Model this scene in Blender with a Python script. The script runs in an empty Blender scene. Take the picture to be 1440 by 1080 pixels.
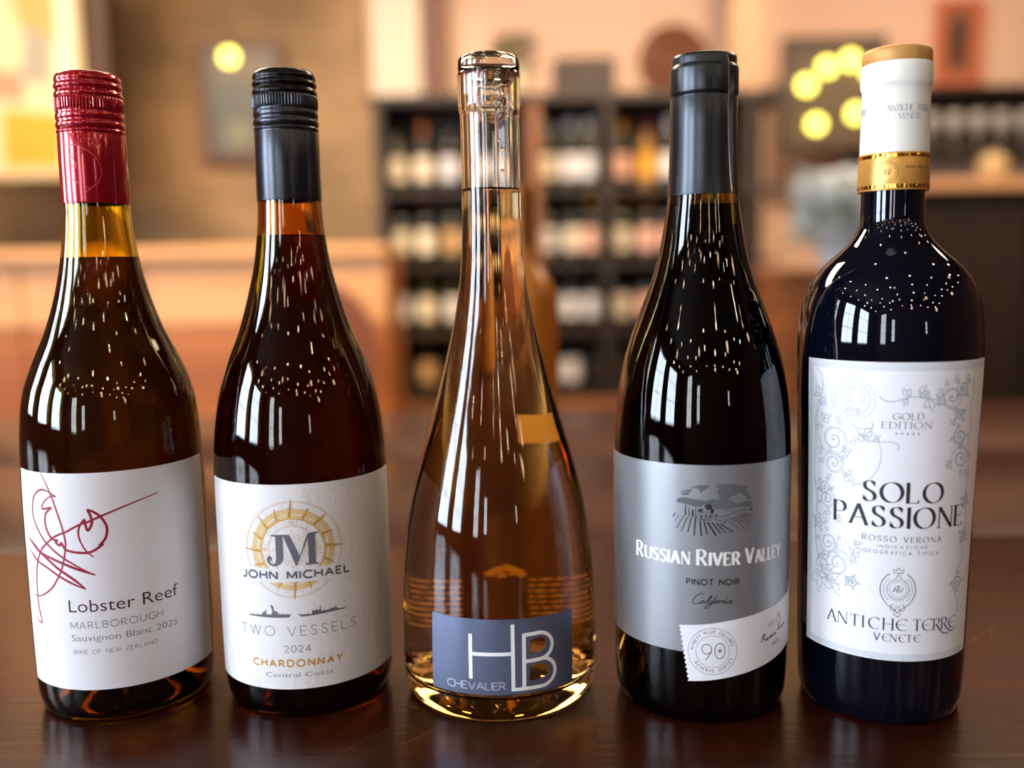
import bpy, bmesh, math, random
from mathutils import Vector, Matrix
from mathutils.geometry import tessellate_polygon
PI = math.pi
random.seed(7)
SC = bpy.context.scene
COL = SC.collection

# ------------------------------------------------------------------ camera, world, exposure
TT = 0.75                                   # height of the table top
TH, RO = math.radians(7.03), math.radians(1.0)
cam = bpy.data.objects.new('camera', bpy.data.cameras.new('camera')); COL.objects.link(cam)
d_ = Vector((0, math.cos(TH), -math.sin(TH))); r0 = Vector((1, 0, 0)); u0 = r0.cross(d_)
r_ = math.cos(RO)*r0 - math.sin(RO)*u0; u_ = math.sin(RO)*r0 + math.cos(RO)*u0
cam.matrix_world = Matrix(((r_.x, u_.x, -d_.x, 0), (r_.y, u_.y, -d_.y, 0), (r_.z, u_.z, -d_.z, TT+0.2096), (0, 0, 0, 1)))
cam.data.sensor_width = 36; cam.data.lens = 1300/1440*36
cam.data.clip_start = 0.01; cam.data.clip_end = 60
cam.data.dof.use_dof = True; cam.data.dof.focus_distance = 0.432; cam.data.dof.aperture_fstop = 2.7
SC.camera = cam
w = bpy.data.worlds.new('world'); SC.world = w; w.use_nodes = True
w.node_tree.nodes['Background'].inputs[0].default_value = (0.6, 0.75, 1.0, 1)
w.node_tree.nodes['Background'].inputs[1].default_value = 0.6
SC.view_settings.view_transform = 'Standard'; SC.view_settings.look = 'None'
SC.view_settings.exposure = 0.5; SC.view_settings.gamma = 1.0; SC.view_settings.use_curve_mapping = False
SC.cycles.max_bounces = 14; SC.cycles.transmission_bounces = 14; SC.cycles.glossy_bounces = 5; SC.cycles.diffuse_bounces = 3
SC.cycles.caustics_reflective = False; SC.cycles.caustics_refractive = False
SC.cycles.sample_clamp_indirect = 6.0

def area(name, loc, rot, size, power, color):
    l = bpy.data.lights.new(name, 'AREA'); l.shape = 'RECTANGLE'; l.size, l.size_y = size; l.energy = power; l.color = color
    o = bpy.data.objects.new(name, l); COL.objects.link(o); o.location = loc; o.rotation_euler = rot
    return o
def spot(name, loc, target, power, color, ang=60, rad=0.06):
    l = bpy.data.lights.new(name, 'SPOT'); l.energy = power; l.color = color; l.spot_size = math.radians(ang); l.spot_blend = 0.7; l.shadow_soft_size = rad
    o = bpy.data.objects.new(name, l); COL.objects.link(o); o.location = loc
    o.rotation_euler = (Vector(target)-Vector(loc)).to_track_quat('-Z', 'Y').to_euler()
    return o
WARM = (1.0, 0.74, 0.48)
#LIGHTS
area('ceiling_lamp_right', (1.6, 2.6, 2.85), (0, 0, 0), (2.4, 0.8), 70, WARM)
area('ceiling_lamp_left', (-1.6, 2.6, 2.85), (0, 0, 0), (2.0, 0.8), 112, (1.0, 0.80, 0.56))
spot('added_spot', (1.0, 2.4, 2.8), (0.9, 4.6, 2.1), 115, (1.0, 0.76, 0.54), 95)  # this and the following spots are added lights without fixtures, one per target
spot('added_spot', (-1.9, 2.5, 2.8), (-1.9, 4.3, 1.75), 22, (1.0, 0.75, 0.45), 60)
spot('added_spot', (-1.0, 1.9, 2.8), (-1.1, 3.0, 0.8), 220, (1.0, 0.74, 0.44), 70)
spot('added_spot', (-0.55, 3.0, 2.8), (-0.55, 4.6, 2.0), 50, (1.0, 0.85, 0.6), 36)
spot('added_spot', (0.2, 2.3, 2.8), (0.3, 4.0, 1.1), 85, (1.0, 0.78, 0.55), 60)
spot('added_spot', (0.35, 1.5, 2.85), (0.1, 0.62, 0.8), 30, (1.0, 0.6, 0.32), 60)  # added behind the bottles to brighten the paper tag and the table

# ------------------------------------------------------------------ materials
def lin(c):
    if isinstance(c, str):
        c = [int(c[i:i+2], 16)/255 for i in (0, 2, 4)]
        c = [x/12.92 if x <= .04045 else ((x+.055)/1.055)**2.4 for x in c]
    return (c[0], c[1], c[2], 1)
def mat(name, color, rough=0.5, metal=0.0, ior=1.5, trans=0.0, emit=None, est=0.0, coat=0.0, spec=None, noise=None, bump=None, aniso=0):
    """noise = (scale xyz, second colour, detail); bump = (scale xyz, strength, distance)"""
    m = bpy.data.materials.new(name); m.use_nodes = True; nt = m.node_tree; b = nt.nodes['Principled BSDF']
    b.inputs['Base Color'].default_value = lin(color); b.inputs['Roughness'].default_value = rough
    b.inputs['Metallic'].default_value = metal; b.inputs['IOR'].default_value = ior
    b.inputs['Transmission Weight'].default_value = trans; b.inputs['Coat Weight'].default_value = coat
    if spec is not None: b.inputs['Specular IOR Level'].default_value = spec
    if emit is not None:
        b.inputs['Emission Color'].default_value = lin(emit); b.inputs['Emission Strength'].default_value = est
    if noise or bump:
        tc = nt.nodes.new('ShaderNodeTexCoord')
    if noise:
        sc, c2, det = noise
        mp = nt.nodes.new('ShaderNodeMapping'); mp.inputs['Scale'].default_value = sc
        nz = nt.nodes.new('ShaderNodeTexNoise'); nz.inputs['Scale'].default_value = 1; nz.inputs['Detail'].default_value = det
        rp = nt.nodes.new('ShaderNodeValToRGB'); rp.color_ramp.elements[0].position = .36; rp.color_ramp.elements[1].position = .64
        rp.color_ramp.elements[0].color = lin(color); rp.color_ramp.elements[1].color = lin(c2)
        nt.links.new(tc.outputs['Object'], mp.inputs[0]); nt.links.new(mp.outputs[0], nz.inputs['Vector'])
        nt.links.new(nz.outputs['Fac'], rp.inputs[0]); nt.links.new(rp.outputs[0], b.inputs['Base Color'])
    if bump:
        sc, st, di = bump
        mp = nt.nodes.new('ShaderNodeMapping'); mp.inputs['Scale'].default_value = sc
        nz = nt.nodes.new('ShaderNodeTexNoise'); nz.inputs['Scale'].default_value = 1; nz.inputs['Detail'].default_value = 3
        bp = nt.nodes.new('ShaderNodeBump'); bp.inputs['Strength'].default_value = st; bp.inputs['Distance'].default_value = di
        nt.links.new(tc.outputs['Object'], mp.inputs[0]); nt.links.new(mp.outputs[0], nz.inputs['Vector'])
        nt.links.new(nz.outputs['Fac'], bp.inputs['Height']); nt.links.new(bp.outputs[0], b.inputs['Normal'])
    return m
def glass(name, tint, ior, rough=0.0):
    m = bpy.data.materials.new(name); m.use_nodes = True; nt = m.node_tree
    nt.nodes.remove(nt.nodes['Principled BSDF'])
    g = nt.nodes.new('ShaderNodeBsdfRefraction'); g.inputs['Color'].default_value = lin(tint); g.inputs['IOR'].default_value = ior; g.inputs['Roughness'].default_value = rough
    s = nt.nodes.new('ShaderNodeBsdfGlossy'); s.inputs['Color'].default_value = (1, 1, 1, 1); s.inputs['Roughness'].default_value = rough
    f = nt.nodes.new('ShaderNodeFresnel'); f.inputs['IOR'].default_value = ior
    x = nt.nodes.new('ShaderNodeMixShader'); nt.links.new(f.outputs[0], x.inputs[0]); nt.links.new(g.outputs[0], x.inputs[1]); nt.links.new(s.outputs[0], x.inputs[2])
    nt.links.new(x.outputs[0], nt.nodes['Material Output'].inputs[0])
    return m
def translucent(name, color):
    m = bpy.data.materials.new(name); m.use_nodes = True; nt = m.node_tree
    nt.nodes.remove(nt.nodes['Principled BSDF'])
    a = nt.nodes.new('ShaderNodeBsdfDiffuse'); b = nt.nodes.new('ShaderNodeBsdfTranslucent'); x = nt.nodes.new('ShaderNodeMixShader'); x.inputs[0].default_value = .65
    a.inputs[0].default_value = lin(color); b.inputs[0].default_value = lin(color)
    nt.links.new(a.outputs[0], x.inputs[1]); nt.links.new(b.outputs[0], x.inputs[2]); nt.links.new(x.outputs[0], nt.nodes['Material Output'].inputs[0])
    return m
def emis(name, color, s):
    m = bpy.data.materials.new(name); m.use_nodes = True; nt = m.node_tree
    nt.nodes.remove(nt.nodes['Principled BSDF'])
    g = nt.nodes.new('ShaderNodeEmission'); g.inputs[0].default_value = lin(color); g.inputs[1].default_value = s
    nt.links.new(g.outputs[0], nt.nodes['Material Output'].inputs[0])
    return m

# ------------------------------------------------------------------ mesh helpers
def tag(o, label=None, cat=None, group=None, kind=None):
    if label: o['label'] = label
    if cat: o['category'] = cat
    if group: o['group'] = group
    if kind: o['kind'] = kind
    return o
def obj(name, bm, m, parent=None, smooth=None, loc=None):
    me = bpy.data.meshes.new(name); bm.normal_update(); bm.to_mesh(me); bm.free()
    me.materials.append(m)
    if smooth is not None:
        me.polygons.foreach_set('use_smooth', [True]*len(me.polygons))
        me.set_sharp_from_angle(angle=math.radians(smooth))
    o = bpy.data.objects.new(name, me); COL.objects.link(o)
    if parent: o.parent = parent
    if loc: o.location = loc
    return o
def empty(name, loc, rz=0):
    o = bpy.data.objects.new(name, None); COL.objects.link(o); o.location = loc; o.rotation_euler = (0, 0, rz); o.empty_display_size = .05
    return o
def box(bm, x0, x1, y0, y1, z0, z1, bev=0):
    r = bmesh.ops.create_cube(bm, size=1)
    for v in r['verts']:
        v.co = Vector(((x0+x1)/2+v.co.x*(x1-x0), (y0+y1)/2+v.co.y*(y1-y0), (z0+z1)/2+v.co.z*(z1-z0)))
    if bev:
        es = list({e for v in r['verts'] for e in v.link_edges})
        bmesh.ops.bevel(bm, geom=es, offset=bev, segments=2, affect='EDGES', profile=.6)
    return bm
def bx(*a, bev=0): return box(bmesh.new(), *a, bev=bev)
def lathe(bm, prof, n=96, mod=None, origin=(0, 0, 0)):
    """prof = [(r, z)] bottom to top on the outside (normals point outwards when z rises)"""
    rings = []
    ox, oy, oz = origin
    for i, (r, z) in enumerate(prof):
        if r < 1e-6: rings.append([bm.verts.new((ox, oy, oz+z))]); continue
        ring = []
        for k in range(n):
            a = 2*PI*k/n; rr = r + (mod(i, k) if mod else 0)
            ring.append(bm.verts.new((ox+rr*math.cos(a), oy+rr*math.sin(a), oz+z)))
        rings.append(ring)
    for a, b in zip(rings, rings[1:]):
        for k in range(n):
            k2 = (k+1) % n
            if len(a) == 1 and len(b) == 1: continue
            if len(a) == 1: bm.faces.new((a[0], b[k2], b[k]))
            elif len(b) == 1: bm.faces.new((a[k], a[k2], b[0]))
            else: bm.faces.new((a[k], a[k2], b[k2], b[k]))
    return bm
def lt(prof, n=96, mod=None, origin=(0, 0, 0)): return lathe(bmesh.new(), prof, n, mod, origin)
def tube(bm, pts, r, n=8, closed=False):
    pts = [Vector(p) for p in pts]; rings = []
    for i, p in enumerate(pts):
        t = (pts[min(i+1, len(pts)-1)]-pts[max(i-1, 0)]).normalized()
        a = Vector((0, 0, 1)) if abs(t.z) < .9 else Vector((1, 0, 0))
        s = t.cross(a).normalized(); q = s.cross(t)
        rr = r[i] if isinstance(r, (list, tuple)) else r
        rings.append([bm.verts.new(p+rr*(math.cos(2*PI*k/n)*s+math.sin(2*PI*k/n)*q)) for k in range(n)])
    for a, b in zip(rings, rings[1:]):
        for k in range(n):
            bm.faces.new((a[k], b[k], b[(k+1) % n], a[(k+1) % n]))
    bm.faces.new(rings[0]); bm.faces.new(list(reversed(rings[-1])))
    return bm
def sphere(bm, c, r, u=16, v=10, sc=(1, 1, 1)):
    res = bmesh.ops.create_uvsphere(bm, u_segments=u, v_segments=v, radius=r)
    for q in res['verts']: q.co = Vector((c[0]+q.co.x*sc[0], c[1]+q.co.y*sc[1], c[2]+q.co.z*sc[2]))
    return bm
def catmull(P, n=8):
    if len(P) < 3: return [tuple(p) for p in P]
    out = []; Q = [P[0]]+list(P)+[P[-1]]
    for i in range(1, len(Q)-2):
        p0, p1, p2, p3 = Q[i-1:i+3]
        for k in range(n):
            t = k/n
            out.append(tuple(.5*((2*b)+(-a+c)*t+(2*a-5*b+4*c-e)*t*t+(-a+3*b-3*c+e)*t**3) for a, b, c, e in zip(p0, p1, p2, p3)))
    out.append(tuple(P[-1])); return out
def pchip(pts, z):
    """monotone-ish cubic interpolation of [(z, r)]"""
    if z <= pts[0][0]: return pts[0][1]
    if z >= pts[-1][0]: return pts[-1][1]
    n = len(pts); h = [pts[i+1][0]-pts[i][0] for i in range(n-1)]; dl = [(pts[i+1][1]-pts[i][1])/h[i] for i in range(n-1)]
    def slope(i):
        if i == 0: return dl[0]
        if i == n-1: return dl[-1]
        if dl[i-1]*dl[i] <= 0: return 0
        w1 = 2*h[i]+h[i-1]; w2 = h[i]+2*h[i-1]
        return (w1+w2)/(w1/dl[i-1]+w2/dl[i])
    for i in range(n-1):
        if z <= pts[i+1][0]:
            t = (z-pts[i][0])/h[i]; a, b = slope(i)*h[i], slope(i+1)*h[i]
            return (2*t**3-3*t*t+1)*pts[i][1]+(t**3-2*t*t+t)*a+(-2*t**3+3*t*t)*pts[i+1][1]+(t**3-t*t)*b

# ------------------------------------------------------------------ flat artwork wrapped on a bottle; u = arc length, z = height, both in mm
def arc(cx, cy, rx, ry, a0, a1, n=14):
    return [(cx+rx*math.cos(math.radians(a0+(a1-a0)*i/n)), cy+ry*math.sin(math.radians(a0+(a1-a0)*i/n))) for i in range(n+1)]
_o = lambda w: arc(w/2, .5, w/2, .5, 90, 450, 28)
GLY = {
 'A': (.74, [[(0, 0), (.37, 1)], [(.37, 1), (.74, 0)], [(.13, .34), (.61, .34)]]),
 'B': (.56, [[(0, 0), (0, 1)], [(0, 1), (.28, 1)]+arc(.28, .76, .24, .24, 90, -90)+[(0, .52)], [(.26, .52)]+arc(.28, .26, .28, .26, 90, -90)+[(0, 0)]]),
 'C': (.72, [arc(.47, .5, .47, .5, 48, 312, 22)]),
 'D': (.7, [[(0, 0), (0, 1)], [(0, 1), (.25, 1)]+arc(.25, .5, .45, .5, 90, -90, 18)+[(0, 0)]]),
 'E': (.5, [[(0, 0), (0, 1)], [(0, 1), (.5, 1)], [(0, .52), (.42, .52)], [(0, 0), (.5, 0)]]),
 'F': (.5, [[(0, 0), (0, 1)], [(0, 1), (.5, 1)], [(0, .5), (.42, .5)]]),
 'G': (.76, [arc(.47, .5, .47, .5, 48, 330, 24)+[(.76, .45), (.5, .45)]]),
 'H': (.66, [[(0, 0), (0, 1)], [(.66, 0), (.66, 1)], [(0, .52), (.66, .52)]]),
 'I': (.02, [[(.01, 0), (.01, 1)]]),
 'J': (.36, [[(.36, 1), (.36, .25)]+arc(.14, .25, .22, .25, 0, -140, 10)]),
 'K': (.62, [[(0, 0), (0, 1)], [(.58, 1), (0, .38)], [(.2, .58), (.62, 0)]]),
 'L': (.48, [[(0, 0), (0, 1)], [(0, 0), (.48, 0)]]),
 'M': (.84, [('t', [(0, 0), (.02, 1)]), [(.02, 1), (.42, .12)], [(.42, .12), (.82, 1)], [(.82, 1), (.84, 0)]]),
 'N': (.7, [('t', [(0, 0), (0, 1)]), [(0, 1), (.7, 0)], ('t', [(.7, 0), (.7, 1)])]),
 'O': (.92, [_o(.92)]),
 'P': (.52, [[(0, 0), (0, 1)], [(0, 1), (.25, 1)]+arc(.25, .74, .27, .26, 90, -90)+[(0, .48)]]),
 'R': (.6, [[(0, 0), (0, 1)], [(0, 1), (.25, 1)]+arc(.25, .74, .27, .26, 90, -90)+[(0, .48)], [(.24, .48), (.6, 0)]]),
 'S': (.52, [catmull([(.48, .86), (.38, .97), (.24, 1), (.09, .93), (.04, .77), (.12, .61), (.27, .52), (.42, .42), (.5, .25), (.43, .07), (.26, 0), (.1, .04), (0, .16)], 4)]),
 'T': (.62, [[(.31, 0), (.31, 1)], [(0, 1), (.62, 1)]]),
 'U': (.66, [[(0, 1), (0, .35)]+arc(.33, .35, .33, .35, 180, 360, 14)+[(.66, 1)]]),
 'V': (.72, [[(0, 1), (.36, 0)], [(.36, 0), (.72, 1)]]),
 'W': (1.1, [[(0, 1), (.29, 0)], [(.29, 0), (.55, 1)], [(.55, 1), (.81, 0)], [(.81, 0), (1.1, 1)]]),
 'X': (.66, [[(0, 0), (.66, 1)], [(0, 1), (.66, 0)]]),
 'Y': (.66, [[(0, 1), (.33, .45)], [(.66, 1), (.33, .45)], [(.33, .45), (.33, 0)]]),
 'Z': (.6, [[(.03, 1), (.57, 1)], [(.57, 1), (.03, 0)], [(.03, 0), (.6, 0)]]),
 '0': (.6, [_o(.6)]),
 '1': (.3, [[(.02, .82), (.24, 1)], [(.24, 1), (.24, 0)]]),
 '2': (.56, [arc(.27, .72, .26, .28, 160, -35, 14)+[(.02, 0), (.56, 0)]]),
 '3': (.54, [arc(.26, .76, .23, .24, 150, -90, 14), arc(.26, .26, .27, .26, 90, -150, 14)]),
 '4': (.62, [[(.46, 0), (.46, 1)], [(.46, 1), (0, .27)], [(0, .27), (.62, .27)]]),
 '5': (.54, [[(.48, 1), (.1, 1)], [(.1, 1), (.07, .57)]+arc(.25, .32, .28, .32, 115, -145, 16)]),
 '7': (.54, [[(0, 1), (.54, 1)], [(.54, 1), (.18, 0)]]),
 '8': (.54, [arc(.27, .76, .22, .24, 0, 360, 20), arc(.27, .27, .27, .27, 0, 360, 20)]),
 '9': (.56, [arc(.28, .7, .28, .3, 0, 360, 22), arc(-.2, .7, .76, .75, 0, -50, 10)]),
 'e': (.8, [arc(.5, .5, .5, .5, 50, 310, 22), [(0, .52), (.62, .52)]]),
 ' ': (.35, []), '.': (.06, [[(.03, 0), (.03, .07)]]), '-': (.3, [[(0, .45), (.3, .45)]]),
}
CAP_H = []
def cap_height():
    cu = bpy.data.curves.new('t', 'FONT'); cu.body = 'H'; o = bpy.data.objects.new('t', cu); COL.objects.link(o); bpy.context.view_layer.update()
    me = bpy.data.meshes.new_from_object(o.evaluated_get(bpy.context.evaluated_depsgraph_get())); CAP_H.append(max(v.co.y for v in me.vertices))
    bpy.data.objects.remove(o); bpy.data.meshes.remove(me)
cap_height()
class Art:
    def __init__(s): s.bm = bmesh.new()
    def poly(s, *loops):
        vs = [[Vector((p[0], p[1], 0)) for p in l] for l in loops]
        flat = [s.bm.verts.new((v.x, 0, v.y)) for l in vs for v in l]
        for t in tessellate_polygon(vs):
            try: s.bm.faces.new([flat[i] for i in t])
            except ValueError: pass
        return s
    def line(s, pts, w, smooth=0, taper=False, nib=None, cap=True):
        if smooth: pts = catmull(pts, smooth)
        q = [pts[0]]
        for p in pts[1:]:
            if math.hypot(p[0]-q[-1][0], p[1]-q[-1][1]) > 1e-4: q.append(p)
        if len(q) < 2: return s
        n = len(q); closed = math.hypot(q[0][0]-q[-1][0], q[0][1]-q[-1][1]) < 1e-3 and n > 3
        L = []; 
        for i in range(n):
            a = q[i-1] if i else (q[-2] if closed else q[0]); b = q[i+1] if i < n-1 else (q[1] if closed else q[-1])
            dx, dy = b[0]-a[0], b[1]-a[1]; d = math.hypot(dx, dy) or 1; dx /= d; dy /= d
            ww = w
            if taper: ww = w*(.45+.55*min(1, 6*i/(n-1), 6*(1-i/(n-1))))
            if nib: ww = w*max(nib[1], abs(math.sin(math.atan2(dy, dx)-nib[0])))
            mi = 1
            if 0 < i < n-1:
                e = math.hypot(q[i][0]-q[i-1][0], q[i][1]-q[i-1][1]) or 1
                c = abs(dx*(q[i][0]-q[i-1][0])/e+dy*(q[i][1]-q[i-1][1])/e); mi = min(1.6, 1/max(c, .5))
            ex = 0
            if cap and not closed and i in (0, n-1) and not taper: ex = -.0*ww if i == 0 else 0
            px, py = q[i][0]+dx*ex, q[i][1]+dy*ex
            L.append((s.bm.verts.new((px+dy*ww*mi/2, 0, py-dx*ww*mi/2)), s.bm.verts.new((px-dy*ww*mi/2, 0, py+dx*ww*mi/2))))
        for a, b in zip(L, L[1:]): s.bm.faces.new((a[0], b[0], b[1], a[1]))
        return s
    def disc(s, x, y, r, n=14): return s.poly([(x+r*math.cos(2*PI*i/n), y+r*math.sin(2*PI*i/n)) for i in range(n)])
    def ring(s, x, y, r, w, n=56, a0=0, a1=360): return s.line(arc(x, y, r, r, a0, a1, n), w)
    def glyph(s, ch, f, h, w, sx=1, serif=0, nib=None):
        """f maps a point of the glyph box (x in heights, y 0..1) to the label"""
        gw, st = GLY[ch]
        ends = {}
        raw = [x[1] if isinstance(x, tuple) else x for x in st]
        for p in raw:
            for e in (p[0], p[-1]): ends[(round(e[0], 2), round(e[1], 2))] = ends.get((round(e[0], 2), round(e[1], 2)), 0)+1
        for x, p in zip(st, raw):
            thin = isinstance(x, tuple) and nib
            s.line([f(a*sx, b) for a, b in p], w*(.38 if thin else 1), nib=None if thin else nib)
            if serif and len(p) == 2 or (serif and ch in 'UJ'):
                for e, o in ((p[0], p[1]), (p[-1], p[-2])):
                    k = ends[(round(e[0], 2), round(e[1], 2))]
                    vert = abs(e[1]-o[1]) > abs(e[0]-o[0])*.7
                    if vert and e[1] in (0, 1) and (k == 1 or (ch in 'BDEFLPR')):
                        s.line([f(e[0]*sx-serif*.5, e[1]), f(e[0]*sx+serif*.5, e[1])], w*.28)
                    if not vert and k == 1 and ch in 'EFLTZ':
                        dy = -.15 if e[1] == 1 else .15
                        if e[1] in (0, 1): s.line([f(e[0]*sx, e[1]), f(e[0]*sx, e[1]+dy)], w*.35)
            if serif and ch in 'SCG' and len(p) > 4:
                e = p[0]; s.line([f(e[0]*sx, e[1]+.1), f(e[0]*sx, e[1]-.1)], w*.35)
                if ch == 'S': e = p[-1]; s.line([f(e[0]*sx, e[1]+.1), f(e[0]*sx, e[1]-.1)], w*.35)
        return gw
    def text(s, t, ua, ub, z, h, w, track=.2, serif=0, nib=None, dz=0, small=None, slant=0):
        """fit t between ua and ub; small = height factor of the letters that follow a first letter"""
        sc = [(small if small and i and t[i-1] != ' ' else 1) for i in range(len(t))]
        tot = sum((GLY[c][0]+track)*k for c, k in zip(t, sc))-track*sc[-1]
        kx = (ub-ua)/(tot*h); x = 0
        for c, k in zip(t, sc):
            def f(a, b, x=x, k=k): uu = ua+(x+a*k+slant*b*k)*h*kx; return (uu, z+b*h*k+dz*(uu-ua)/(ub-ua))
            s.glyph(c, f, h, w, 1, serif, nib); x += (GLY[c][0]+track)*k
        return s
    def arctext(s, t, cx, cy, r, a0, a1, h, w, flip=False):
        n = len(t)
        for i, c in enumerate(t):
            a = math.radians(a0+(a1-a0)*(i+.5)/n); gw = GLY[c][0]
            def f(p, q, a=a, gw=gw):
                x = (p-gw/2)*h; y = q*h
                if not flip: rr = r+y; return (cx+rr*math.cos(a)+x*math.sin(a), cy+rr*math.sin(a)-x*math.cos(a))
                rr = r+h-y; return (cx+rr*math.cos(a)-x*math.sin(a), cy+rr*math.sin(a)+x*math.cos(a))
            s.glyph(c, f, h, w)
        return s
    def font(s, t, ua, ub, z, h, thin=0.0, dz=0):
        cu = bpy.data.curves.new('t', 'FONT'); cu.body = t; cu.offset = -thin; cu.resolution_u = 3
        o = bpy.data.objects.new('t', cu); COL.objects.link(o)
        bpy.context.view_layer.update()
        me = bpy.data.meshes.new_from_object(o.evaluated_get(bpy.context.evaluated_depsgraph_get()))
        xs = [v.co.x for v in me.vertices]; x0, x1 = min(xs), max(xs); k = (ub-ua)/(x1-x0); ky = h/CAP_H[0]
        vs = [s.bm.verts.new((ua+(v.co.x-x0)*k, 0, z+v.co.y*ky+dz*(v.co.x-x0)/(x1-x0))) for v in me.vertices]
        for p in me.polygons:
            try: s.bm.faces.new([vs[i] for i in p.vertices])
            except ValueError: pass
        COL.objects.unlink(o); bpy.data.objects.remove(o); bpy.data.meshes.remove(me)
        return s
    def wrap(s, name, m, parent, B, off, step=1.5, zstep=4, solid=0):
        bm = s.bm
        us = [v.co.x for v in bm.verts]; zs = [v.co.z for v in bm.verts]
        k = math.ceil(min(us)/step)
        while k*step < max(us):
            bmesh.ops.bisect_plane(bm, geom=bm.verts[:]+bm.edges[:]+bm.faces[:], plane_co=(k*step, 0, 0), plane_no=(1, 0, 0)); k += 1
        if zstep:
            k = math.ceil(min(zs)/zstep)
            while k*zstep < max(zs):
                bmesh.ops.bisect_plane(bm, geom=bm.verts[:]+bm.edges[:]+bm.faces[:], plane_co=(0, 0, k*zstep), plane_no=(0, 0, 1)); k += 1
        for f in bm.faces:
            if f.normal.length == 0: f.normal_update()
        bm.normal_update()
        fl = [f for f in bm.faces if f.normal.y > 0]
        if fl: bmesh.ops.reverse_faces(bm, faces=fl)
        if solid:
            bmesh.ops.remove_doubles(bm, verts=bm.verts[:], dist=1e-4)
            fs = bm.faces[:]; res = bmesh.ops.extrude_face_region(bm, geom=fs)
            top = {v for v in res['geom'] if isinstance(v, bmesh.types.BMVert)}
        else: top = set()
        for v in bm.verts:
            u, z = v.co.x, v.co.z; a = u/B['ref']
            r = (B['R'](z)+off+(0 if (v in top or not solid) else -solid))*.001
            v.co = Vector((r*math.sin(a), -r*math.cos(a), z*.001))
        if solid: bmesh.ops.recalc_face_normals(bm, faces=bm.faces[:])
        return obj(name, bm, m, parent, smooth=40)
def label_part(name, outline, m, parent, B, holes=(), off=.16, thick=.12, zstep=4):
    return Art().poly(outline, *holes).wrap(name, m, parent, B, off, zstep=zstep, solid=thick)
def roundrect(a, b, c, d, r, n=5):
    o = []
    for cx, cy, s in ((b-r, c+r, -90), (b-r, d-r, 0), (a+r, d-r, 90), (a+r, c+r, 180)): o += arc(cx, cy, r, r, s, s+90, n)
    return o
# ------------------------------------------------------------------ the room
def S(name, bm, m, smooth=None, label=None):
    o = obj(name, bm, m, smooth=smooth); o['kind'] = 'structure'
    if label: o['label'] = label
    return o
m_floor = mat('floor_wood', '3a2418', .4, noise=((2, 14, 2), '52331f', 4))
m_stone = mat('wall_tan_plaster', 'a98560', .85, noise=((1.7, 1.7, 2.6), '83694c', 3), bump=((6, 6, 9), .5, .03))
m_peach = mat('wall_peach', 'dab297', .8)
m_brick = mat('wall_dark_brick', '4a2c20', .8)
m_ceil = mat('ceiling_dark', '33271f', .8)
m_post = mat('post_brown', '5a3a26', .55, noise=((30, 30, 2), '42291a', 3))
S('floor', bx(-4.2, 4.2, -4.2, 5.4, -.05, 0), m_floor)
S('ceiling', bx(-4.2, 4.2, -4.2, 5.4, 3.0, 3.1), m_ceil)
# back wall: tan plaster on the left of the corner post, peach on the right
S('wall_back', bx(-4.2, -.45, 4.9, 5.0, 0, 3), m_stone, label='mottled tan plaster wall on the left behind the bottles')
S('wall_back', bx(-.45, 4.2, 4.9, 5.0, 0, 3), m_peach, label='smooth peach wall above the wine rack')
S('wall_right', bx(4.1, 4.2, -4.2, 5, 0, 3), m_brick)
# left wall and front wall with their window openings
LW = [(-3.0, -1.7), (-1.2, -.1), (.5, 1.3)]
z0, z1 = .85, 2.55
ys = [-4.2]+[v for p in LW for v in p]+[5.0]
bm = bmesh.new()
for i in range(0, len(ys), 2): box(bm, -3.6, -3.4, ys[i], ys[i+1], 0, 3)
for a, b in LW: box(bm, -3.6, -3.4, a, b, 0, z0); box(bm, -3.6, -3.4, a, b, z1, 3)
S('wall_left', bm, m_brick)
FW = [(-2.6, -1.9), (-1.35, -.95), (2.0, 2.3)]
xs = [-3.6]+[v for p in FW for v in p]+[4.2]
bm = bmesh.new()
for i in range(0, len(xs), 2): box(bm, xs[i], xs[i+1], -4.2, -4.0, 0, 3)
FZ = [(.85, 2.55), (.95, 2.1), (1.3, 1.9)]
for (a, b), (p, q) in zip(FW, FZ): box(bm, a, b, -4.2, -4.0, 0, p); box(bm, a, b, -4.2, -4.0, q, 3)
S('wall_front', bm, m_brick)
m_frame = mat('window_frame_dark', '2b1d15', .5)
def win(i, a, b, axis, pane, z0=.85, z1=2.55):
    wdw = empty('window_%d' % i, (0, 0, 0)); wdw['kind'] = 'structure'
    n = 2 if b-a > .6 else 1
    fr = bmesh.new()
    def B_(p, q, r, s):
        if axis == 'x': box(fr, -3.56, -3.44, p, q, r, s)
        else: box(fr, p, q, -4.14, -4.04, r, s)
    t = .05
    B_(a, a+t, z0, z1); B_(b-t, b, z0, z1); B_(a+t, b-t, z0, z0+t); B_(a+t, b-t, z1-t, z1)
    obj('window_frame', fr, m_frame, wdw)
    for k in range(n):
        for j in range(3):
            p0 = a+t+(b-a-2*t)*k/n; p1 = a+t+(b-a-2*t)*(k+1)/n-.02; q0 = z0+t+(z1-z0-2*t)*j/3; q1 = z0+t+(z1-z0-2*t)*(j+1)/3-.02
            bm = bx(-3.51, -3.5, p0, p1, q0, q1) if axis == 'x' else bx(p0, p1, -4.1, -4.09, q0, q1)
            obj('pane', bm, pane, wdw)
m_day = emis('daylit_frosted_pane', (.74, .85, 1.0), 19)
m_day2 = emis('daylit_frosted_pane_shaded', (.85, .92, 1.0), 9)
for i, (a, b) in enumerate(LW): win(i+1, a, b, 'x', m_day if i < 2 else m_day2)
for i, (a, b) in enumerate(FW): win(i+4, a, b, 'y', m_day2, *FZ[i])
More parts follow.
